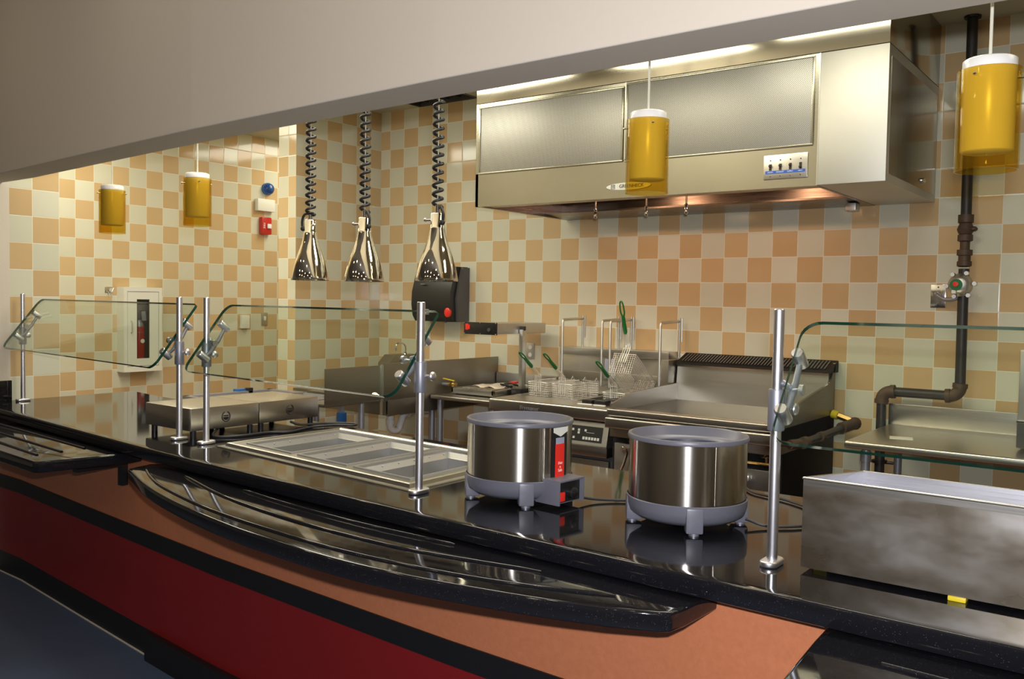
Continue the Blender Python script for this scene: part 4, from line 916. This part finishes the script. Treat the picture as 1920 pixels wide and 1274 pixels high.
# ------------------------------------------------------------------ fryer
fr = thing('deep_fryer', 'two vat stainless deep fryer with lift rods between prep table and griddle', 'fryer', (2.2, -0.5, 0))
fz = 0.935
mb = MB()
mb.box(1.735, 2.63, -0.865, -0.58, fz - 0.075, fz, 0.016, seg=4); mb.build('front_ledge', 'steel', fr)
mb = MB(); mb.box(1.735, 1.78, -0.58, -0.10, fz - 0.10, fz); mb.box(2.585, 2.63, -0.58, -0.10, fz - 0.10, fz); mb.box(2.165, 2.21, -0.58, -0.10, fz - 0.10, fz); mb.box(1.735, 2.63, -0.15, -0.08, fz - 0.10, fz); mb.build('deck', 'steel', fr, smooth=0)
for a, b in ((1.78, 2.165), (2.21, 2.585)):
    mb = MB(); mb.quad((a, -0.58, 0.86), (b, -0.58, 0.86), (b, -0.15, 0.86), (a, -0.15, 0.86)); mb.box(a, b, -0.58, -0.575, 0.80, fz - 0.002); mb.box(a, b, -0.155, -0.15, 0.80, fz - 0.002); mb.build('vat', 'oil', fr, smooth=0)
mb = MB(); mb.box(1.75, 2.60, -0.80, -0.06, 0.10, fz - 0.10, 0.002); mb.build('cabinet', 'smoke', fr)
for lx in (1.79, 2.56):
    for ly in (-0.75, -0.12):
        mb = MB(); mb.tube([(lx, ly, 0), (lx, ly, 0.10)], 0.02, 12); mb.build('leg', 'castgrey', fr)
# computer panel
for cxa, cxb in ((2.19, 2.60), (1.75, 2.15)):
    mb = MB(); mb.extr([(-0.80, 0.855), (-0.845, 0.850), (-0.875, 0.72), (-0.875, 0.712), (-0.80, 0.712)], 'x', cxa, cxb); cp = mb.build('control_panel', 'steel_soft', fr, smooth=0)
    a_ = math.atan2(0.13, 0.03)
    def onp(x, s, off=0.0015):   # point on the sloping panel face, s metres up from its lower edge
        return Vector((x, -0.875 + 0.03 * s / 0.1334, 0.72 + 0.13 * s / 0.1334)) + Vector((0, -0.974, 0.225)) * off
    def face(m, xa, xb, s0, s1, off):
        m.quad(onp(xa, s0, off), onp(xb, s0, off), onp(xb, s1, off), onp(xa, s1, off)); return m
    mb = MB(); face(mb, cxa + 0.02, cxb - 0.035, 0.018, 0.108, 0.001); mb.build('display_overlay', 'ink', cp)
    mb = MB()
    for k in range(6): face(mb, cxb - 0.165 + k * 0.0195, cxb - 0.150 + k * 0.0195, 0.030, 0.046, 0.002)
    for xx, ss in ((cxb - 0.225, 0.036), (cxb - 0.245, 0.036), (cxb - 0.235, 0.082), (cxb - 0.195, 0.082), (cxb - 0.195, 0.066), (cxb - 0.150, 0.082), (cxb - 0.30, 0.036), (cxb - 0.33, 0.036), (cxb - 0.30, 0.082)): face(mb, xx - 0.007, xx + 0.007, ss - 0.006, ss + 0.007, 0.002)
    face(mb, cxb - 0.145, cxb - 0.09, 0.070, 0.072, 0.002)
    mb.build('keys', 'button', cp)
    mb = MB(); mb.box(cxa, cxb, -0.870, -0.80, 0.655, 0.710, 0.003); mb.build('lower_trim', 'steel', fr)
mb = MB(); text_mb(mb, 'Frymaster', (2.05, -0.8655, 0.895), 0.035, FRONT); mb.build('lettering', 'castgrey', fr)
for dxa, dxb in ((1.76, 2.17), (2.18, 2.59)):
    mb = MB(); mb.box(dxa, dxb, -0.83, -0.80, 0.14, 0.63, 0.004); mb.build('door', 'steel_dark', fr)
# back riser and its lower panels
mb = MB(); mb.box(1.775, 2.60, -0.13, -0.006, 1.185, 1.235, 0.003); mb.box(1.775, 2.60, -0.10, -0.006, 0.93, 1.19, 0.002); mb.build('back_riser', 'steel', fr)
mb = MB(); mb.box(1.80, 2.60, -0.12, -0.10, 1.02, 1.075, 0.002); mb.box(2.602, 2.655, -0.24, -0.02, 0.92, 1.19, 0.002); mb.build('side_box', 'steel_dark', fr)
mb = MB()
for q in (2.14, 2.56): mb.box(q, q + 0.075, -0.145, -0.13, 1.04, 1.17, 0.003)
mb.build('actuator_plate', 'lilac', fr)
for x_, ya, yb2 in ((1.905, -0.30, -0.05), (2.17, -0.235, -0.02), (2.27, -0.30, -0.03), (2.635, -0.32, -0.06)):
    mb = MB(); mb.tube([(x_, ya, 1.0), (x_, ya, 1.405), (x_, ya + 0.006, 1.418), (x_, ya + 0.02, 1.424), (x_, yb2, 1.430)], 0.0085, 10)
    mb.tube([(x_, yb2, 1.20), (x_, yb2, 1.45)], 0.007, 10); mb.tube([(x_ + 0.017, yb2, 1.30), (x_ + 0.017, yb2, 1.45)], 0.006, 8)
    mb.tube([(x_, ya, 1.0), (x_, ya + 0.13, 1.0)], 0.008, 8); mb.build('lift_rod', 'steel_soft', fr)
# wire baskets
def basket(loc, rx, label, hang=False):
    t = thing('fry_basket', label, 'fry basket', loc, 'wire fry baskets with green handles')
    Mx = Matrix.Translation(Vector(loc)) @ Matrix.Rotation(rx, 4, 'X')
    W2, L2, H2 = 0.075, 0.16, 0.13
    m = MB(); r = 0.0014
    for i in range(11):
        x = -W2 + 2 * W2 * i / 10
        m.tube([(x, -L2, 0), (x, -L2 * 0.92, -H2), (x, L2 * 0.92, -H2), (x, L2, 0)], r, 4)
    for i in range(21):
        y = -L2 + 2 * L2 * i / 20; k = 0.92
        m.tube([(-W2, y, 0), (-W2, y * k, -H2), (W2, y * k, -H2), (W2, y, 0)], r, 4)
    for j in range(1, 9):
        z = -H2 * j / 9; k = 1 - 0.08 * j / 9
        m.tube([(-W2, -L2 * k, z), (W2, -L2 * k, z), (W2, L2 * k, z), (-W2, L2 * k, z)], r, 4, closed=True)
    m.xf(Mx); m.build('wire_mesh', 'wire', t, smooth=0)
    m = MB(); m.tube([(-W2, -L2, 0), (W2, -L2, 0), (W2, L2, 0), (-W2, L2, 0)], 0.0035, 6, closed=True)
    m.tube([(-W2 * 0.6, L2, 0), (-W2 * 0.6, L2 + 0.02, 0.02), (-W2 * 0.6, L2 + 0.035, 0.0)], 0.003, 6); m.tube([(W2 * 0.6, L2, 0), (W2 * 0.6, L2 + 0.02, 0.02), (W2 * 0.6, L2 + 0.035, 0.0)], 0.003, 6)
    m.xf(Mx); m.build('rim_wire', 'wire', t)
    m = MB()
    for xx in (-0.022, -0.008, 0.008, 0.022): m.tube([(xx, -L2, -0.06), (xx, -L2 - 0.002, 0.045), (xx * 0.6, -L2 - 0.03, 0.075), (xx * 0.45, -L2 - 0.075, 0.105)], 0.0022, 6)
    m.box(-0.024, 0.024, -L2 - 0.004, -L2 + 0.002, 0.035, 0.041); m.xf(Mx); m.build('handle_wire', 'wire', t)
    m = MB(); a = Vector((0, -L2 - 0.07, 0.102)); dd = Vector((0, -0.80, 0.58)).normalized(); g2 = 1.25 if hang else 1.0
    m.tube([a, a + dd * 0.015, a + dd * 0.095 * g2], [0.010, 0.0125, 0.0105], 10)
    b0 = a + dd * 0.09 * g2
    m.tube(smooth_path([b0 + Vector((-0.005, 0, 0)), b0 + dd * 0.03 + Vector((-0.013, 0, 0)), b0 + dd * 0.065 * g2 + Vector((-0.010, 0, 0)), b0 + dd * 0.078 * g2, b0 + dd * 0.065 * g2 + Vector((0.010, 0, 0)), b0 + dd * 0.03 + Vector((0.013, 0, 0)), b0 + Vector((0.005, 0, 0))], 4), 0.0048, 8)
    m.xf(Mx); tag(m.build('handle_grip', 'green', t), 'green vinyl handle grip')
    return t
basket((1.880, -0.375, 1.022), 0, 'wire fry basket with green handle, leftmost in the fryer')
basket((2.066, -0.375, 1.022), 0, 'wire fry basket with green handle, second from left in the fryer')
basket((2.440, -0.37, 0.995), 0, 'wire fry basket with low green handle in the right vat below the tilted one')
basket((2.455, -0.30, 1.135), -0.62, 'wire fry basket hung tilted with its green handle standing up', True)
# black clip tray on the fryer ledge
t = thing('black_clip', 'black utensil clip with white edge lying on the fryer ledge', 'clip', (2.4, -0.72, fz))
mb = MB(); mb.box(2.34, 2.41, -0.735, -0.66, fz, fz + 0.028, 0.008); mb.box(2.425, 2.50, -0.735, -0.66, fz, fz + 0.028, 0.008); mb.tube(smooth_path([(2.42, -0.69, fz + 0.02), (2.50, -0.66, fz + 0.03), (2.56, -0.60, fz + 0.035)], 4), 0.01, 8); mb.build('body', 'black', t)
mb = MB(); mb.box(2.32, 2.42, -0.752, -0.735, fz, fz + 0.006, 0.002); mb.box(2.43, 2.51, -0.752, -0.735, fz, fz + 0.006, 0.002); mb.build('edge', 'white', t)

# ------------------------------------------------------------------ griddle
gd = thing('griddle', 'wide flat top stainless griddle with black vented back guard', 'griddle', (3.15, -0.55, 0))
gx0, gx1 = 2.665, 3.615
mb = MB(); mb.box(gx0 + 0.015, gx1 - 0.015, -0.90, -0.16, 0.925, 0.945); mb.build('cooking_plate', 'oil', gd, smooth=0)
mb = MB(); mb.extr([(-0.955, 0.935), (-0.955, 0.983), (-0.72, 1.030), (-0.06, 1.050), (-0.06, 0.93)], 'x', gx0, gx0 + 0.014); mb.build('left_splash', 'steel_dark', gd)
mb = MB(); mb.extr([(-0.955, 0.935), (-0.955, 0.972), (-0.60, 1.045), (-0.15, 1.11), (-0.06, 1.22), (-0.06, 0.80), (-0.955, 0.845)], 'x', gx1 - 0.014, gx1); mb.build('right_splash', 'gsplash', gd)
mb = MB(); mb.extr([(-0.16, 0.93), (-0.135, 1.15), (-0.15, 1.165), (-0.02, 1.20), (-0.01, 0.93)], 'x', gx0, gx1 - 0.014); mb.build('back_guard', 'steel', gd, smooth=0)
mb = MB(); mb.extr([(-0.17, 1.165), (-0.165, 1.176), (-0.02, 1.232), (-0.008, 1.225), (-0.008, 1.165)], 'x', gx0, gx1)
gv = mb.build('flue_cap', 'mattblack', gd, smooth=0)
mb = MB()
for i in range(46):
    xx = gx0 + 0.03 + i * 0.0195; mb.box(xx, xx + 0.008, -0.145, -0.035, 1.2075, 1.2095, rot=Matrix.Rotation(0.365, 3, 'X'), piv=(xx, -0.09, 1.2085))
mb.build('vent_slots', 'smoke', gv, smooth=0)
mb = MB(); mb.box(gx0, gx1, -0.99, -0.90, 0.92, 0.957, 0.006, seg=3); mb.build('front_rail', 'steel', gd)
mb = MB(); mb.box(gx0, gx1 - 0.01, -1.01, -0.94, 0.855, 0.912, 0.008, seg=3); mb.build('grease_drawer', 'steel', gd)
mb = MB(); mb.box(gx0, gx1, -0.95, -0.06, 0.80, 0.93, 0.002); mb.build('body', 'steel_dark', gd)
mb = MB(); mb.box(gx0 + 0.005, gx1 + 0.002, -0.88, -0.06, 0.12, 0.80, 0.002); mb.build('stand', 'mattblack', gd)
for kx in (2.78, 3.06, 3.34, 3.53):
    mb = MB(); mb.lathe([(0, -0.935), (0.018, -0.935), (0.024, -0.925), (0.026, -0.90), (0.028, -0.88)], (kx, 0, 0.80), 20, 'y'); mb.build('knob', 'chrome_c', gd)
mb = MB(); mb.box(2.64 + 0.03, 2.80, -0.905, -0.88, 0.50, 0.76, 0.004); mb.build('door_latch_plate', 'steel_soft', gd)
mb = MB(); mb.tube(smooth_path([(2.72, -0.91, 0.72), (2.74, -0.93, 0.745), (2.765, -0.93, 0.72), (2.75, -0.93, 0.66), (2.73, -0.93, 0.60), (2.76, -0.91, 0.56)], 5), 0.007, 8); mb.build('latch', 'chrome_c', gd)
mb = MB(); mb.box(3.27, 3.575, -0.915, -0.88, 0.52, 0.715, 0.004); dv = mb.build('oven_door', 'steel', gd)
mb = MB(); mb.box(3.36, 3.47, -0.965, -0.935, 0.655, 0.685, 0.006); mb.box(3.38, 3.40, -0.94, -0.91, 0.66, 0.68); mb.build('handle', 'chrome_c', dv)
mb = MB(); mb.tube([(3.30, -0.90, 0.745), (3.56, -0.90, 0.745)], 0.008, 8); mb.tube([(3.545, -0.90, 0.74), (3.545, -0.90, 0.775)], 0.007, 8); mb.ball((3.545, -0.90, 0.778), 0.010, 8); mb.build('burner_pipe', 'brass', gd)
for lx in (gx0 + 0.06, gx1 - 0.06):
    for ly in (-0.82, -0.12):
        mb = MB(); mb.tube([(lx, ly, 0), (lx, ly, 0.125)], 0.022, 12); mb.build('leg', 'castgrey', gd)
gp = thing('gas_connector', 'iron gas connector pipe with yellow sleeve at the griddle right side', 'pipe', (3.7, -0.5, 0.86))
mb = MB(); mb.tube([(3.70, -0.80, 0.862), (3.735, -0.20, 0.888)], 0.019, 14); mb.build('pipe_run', 'pipe', gp)
mb = MB(); mb.tube([(3.66, -0.90, 0.857), (3.69, -0.84, 0.859)], 0.024, 14); mb.tube([(3.70, -0.83, 0.861), (3.705, -0.79, 0.862)], 0.030, 14); mb.tube([(3.715, -0.62, 0.870), (3.718, -0.58, 0.871)], 0.025, 14); mb.tube([(3.728, -0.30, 0.884), (3.745, -0.14, 0.891)], 0.031, 14); mb.ball((3.748, -0.12, 0.893), 0.036, 12); mb.tube([(3.617, -0.92, 0.862), (3.67, -0.895, 0.858)], 0.014, 10); mb.build('fitting', 'rust', gp)
mb = MB(); mb.tube([(3.62, -0.11, 0.935), (3.655, -0.115, 0.928)], 0.024, 14); tag(mb.build('yellow_sleeve', 'yellow', gp), 'yellow sleeve')
mb = MB(); mb.tube([(3.655, -0.115, 0.928), (3.735, -0.12, 0.905)], 0.019, 6); mb.build('hex_coupling', 'brass', gp)

# ------------------------------------------------------------------ gas pipe on the right
gpp = thing('gas_pipe', 'black iron gas pipe running down the back wall from the ceiling', 'pipe', (4.26, -0.09, 0))
pr_, pyy = 0.026, -0.085
mb = MB(); mb.tube([(4.257, pyy, CE), (4.262, pyy, 2.02)], pr_, 18); mb.tube([(4.262, pyy, 1.75), (4.265, pyy, 1.13)], pr_, 18); mb.tube([(4.21, pyy, 1.082), (3.93, pyy, 1.082)], pr_, 18); mb.tube([(3.877, pyy, 1.03), (3.877, pyy, 0.0)], pr_, 18); mb.build('pipe_run', 'pipe', gpp)
def elbow(cx, cz, a0, a1, R=0.05):
    m = MB(); pts = [(cx + R * math.cos(a0 + (a1 - a0) * i / 10), pyy, cz + R * math.sin(a0 + (a1 - a0) * i / 10)) for i in range(11)]
    m.tube(pts, 0.033, 18)
    for p, q in ((pts[0], pts[1]), (pts[-1], pts[-2])):
        p, q = Vector(p), Vector(q); d_ = (p - q).normalized(); m.tube([p - d_ * 0.005, p + d_ * 0.018], 0.037, 18)
    m.build('elbow', 'rust', gpp)
elbow(4.215, 1.132, 0, -PI / 2); elbow(3.927, 1.032, PI / 2, PI)
mb = MB(); mb.lathe([(0.026, 2.03), (0.038, 2.03), (0.038, 1.99), (0.030, 1.985), (0.034, 1.975), (0.042, 1.955), (0.034, 1.935), (0.030, 1.93), (0.037, 1.925), (0.037, 1.895), (0.024, 1.89), (0.024, 1.85), (0.038, 1.848), (0.038, 1.82), (0.030, 1.818), (0.030, 1.79), (0.036, 1.788), (0.036, 1.765), (0.026, 1.76)], (4.262, pyy, 0), 10); mb.ball((4.30, pyy - 0.01, 1.955), (0.022, 0.02, 0.014), 10); mb.build('union_fitting', 'rust', gpp)
mb = MB(); mb.lathe([(0.026, CE - 0.012), (0.04, CE - 0.012), (0.042, CE - 0.001), (0.026, CE - 0.001)], (4.257, pyy, 0), 20); mb.build('escutcheon', 'black', gpp)
mb = MB(); mb.lathe([(0.04, 0.685), (0.04, 0.70), (0.026, 0.70)], (3.877, pyy, 0), 16); mb.tube([(3.80, pyy, 0.69), (3.95, pyy, 0.69)], 0.008, 8); mb.build('pipe_clamp', 'black', gpp)
sv = thing('shutoff_valve', 'round grey gas valve with green disc and red button on the pipe', 'valve', (4.265, -0.12, 1.665))
vx, vz = 4.255, 1.665
mb = MB(); mb.lathe([(0.050, -0.09), (0.058, -0.105), (0.060, -0.125), (0.052, -0.135), (0.048, -0.15), (0.030, -0.165), (0, -0.168)], (vx, 0, vz), 32, 'y')
for k in range(6):
    a = k * PI / 3 + 0.1; mb.tube([(vx + 0.066 * math.cos(a), -0.10, vz + 0.066 * math.sin(a)), (vx + 0.066 * math.cos(a), -0.135, vz + 0.066 * math.sin(a))], 0.011, 10)
mb.build('valve_body', 'steel_soft', sv)
mb = MB(); mb.lathe([(0.030, -0.166), (0.030, -0.172), (0, -0.172)], (vx - 0.012, 0, vz), 24, 'y'); tag(mb.build('green_disc', 'green', sv), 'green disc')
mb = MB(); mb.lathe([(0.013, -0.172), (0.013, -0.180), (0, -0.181)], (vx - 0.014, 0, vz + 0.003), 18, 'y'); tag(mb.build('red_button', 'redglow', sv), 'red button')
mb = MB(); mb.box(vx - 0.032, vx - 0.012, -0.172, -0.166, vz - 0.045, vz - 0.028); mb.box(vx - 0.006, vx + 0.012, -0.170, -0.164, vz - 0.038, vz - 0.028); mb.build('tag', 'white', sv)
t = thing('junction_plate', 'bright steel electrical plate with flexible conduit left of the gas valve', 'electrical plate', (4.15, 0, 1.61))
mb = MB(); mb.box(4.090, 4.165, -0.010, 0, 1.545, 1.670, 0.003); mb.build('plate', 'chrome_c', t)
mb = MB(); mb.ball((4.127, -0.012, 1.655), 0.004, 8); mb.ball((4.127, -0.012, 1.56), 0.004, 8); mb.build('screw', 'black', t)
mb = MB(); mb.tube(smooth_path([(4.118, -0.01, 1.620), (4.130, -0.04, 1.612), (4.17, -0.055, 1.590), (4.22, -0.08, 1.592), (4.24, -0.09, 1.61)], 6), 0.011, 12); mb.build('conduit', 'castgrey', t)

# ------------------------------------------------------------------ right work table
wt = thing('work_table', 'stainless work table with backsplash under the gas valve at right', 'table', (4.4, -0.45, 0))
mb = MB(); mb.box(3.905, 5.9, -0.855, -0.045, 0.865, 0.90, 0.014, seg=4); mb.build('top', 'steel', wt)
mb = MB(); mb.box(3.905, 5.9, -0.048, -0.022, 0.89, 1.015, 0.006); mb.build('backsplash', 'steel', wt)
for lx, ly in ((3.99, -0.78), (3.99, -0.16), (5.8, -0.78), (5.8, -0.16)):
    mb = MB(); mb.tube([(lx, ly, 0), (lx, ly, 0.866)], 0.020, 14); mb.tube([(lx, ly, 0.80), (lx, ly, 0.85)], 0.025, 14); mb.build('leg', 'castgrey', wt)
mb = MB(); mb.box(4.045, 4.15, -0.62, -0.53, 0.9, 0.9015)
mb.xf(Matrix.Translation((4.1, -0.57, 0)) @ Matrix.Rotation(0.25, 4, 'Z') @ Matrix.Translation((-4.1, 0.57, 0)))
tag(mb.build('paper_slip', 'white', origin=(4.1, -0.57, 0.9)), 'white paper slip lying on the right work table', 'paper')
t = thing('countertop_unit', 'grey steel unit standing on the right work table at the picture edge', 'appliance', (4.85, -0.3, 0.9))
mb = MB(); mb.box(4.60, 5.2, -0.62, -0.06, 0.915, 1.03, 0.004); mb.build('lower_housing', 'smoke', t)
mb = MB(); mb.box(4.60, 5.2, -0.60, -0.06, 1.035, 1.36, 0.004); mb.build('upper_housing', 'steel_soft', t)
mb = MB(); mb.box(4.597, 5.2, -0.61, -0.06, 1.03, 1.036); mb.build('trim_strip', 'chrome_c', t)
for lx in (4.64, 5.15):
    for ly in (-0.57, -0.11):
        mb = MB(); mb.tube([(lx, ly, 0.9), (lx, ly, 0.916)], 0.014, 10); mb.build('foot', 'black', t)
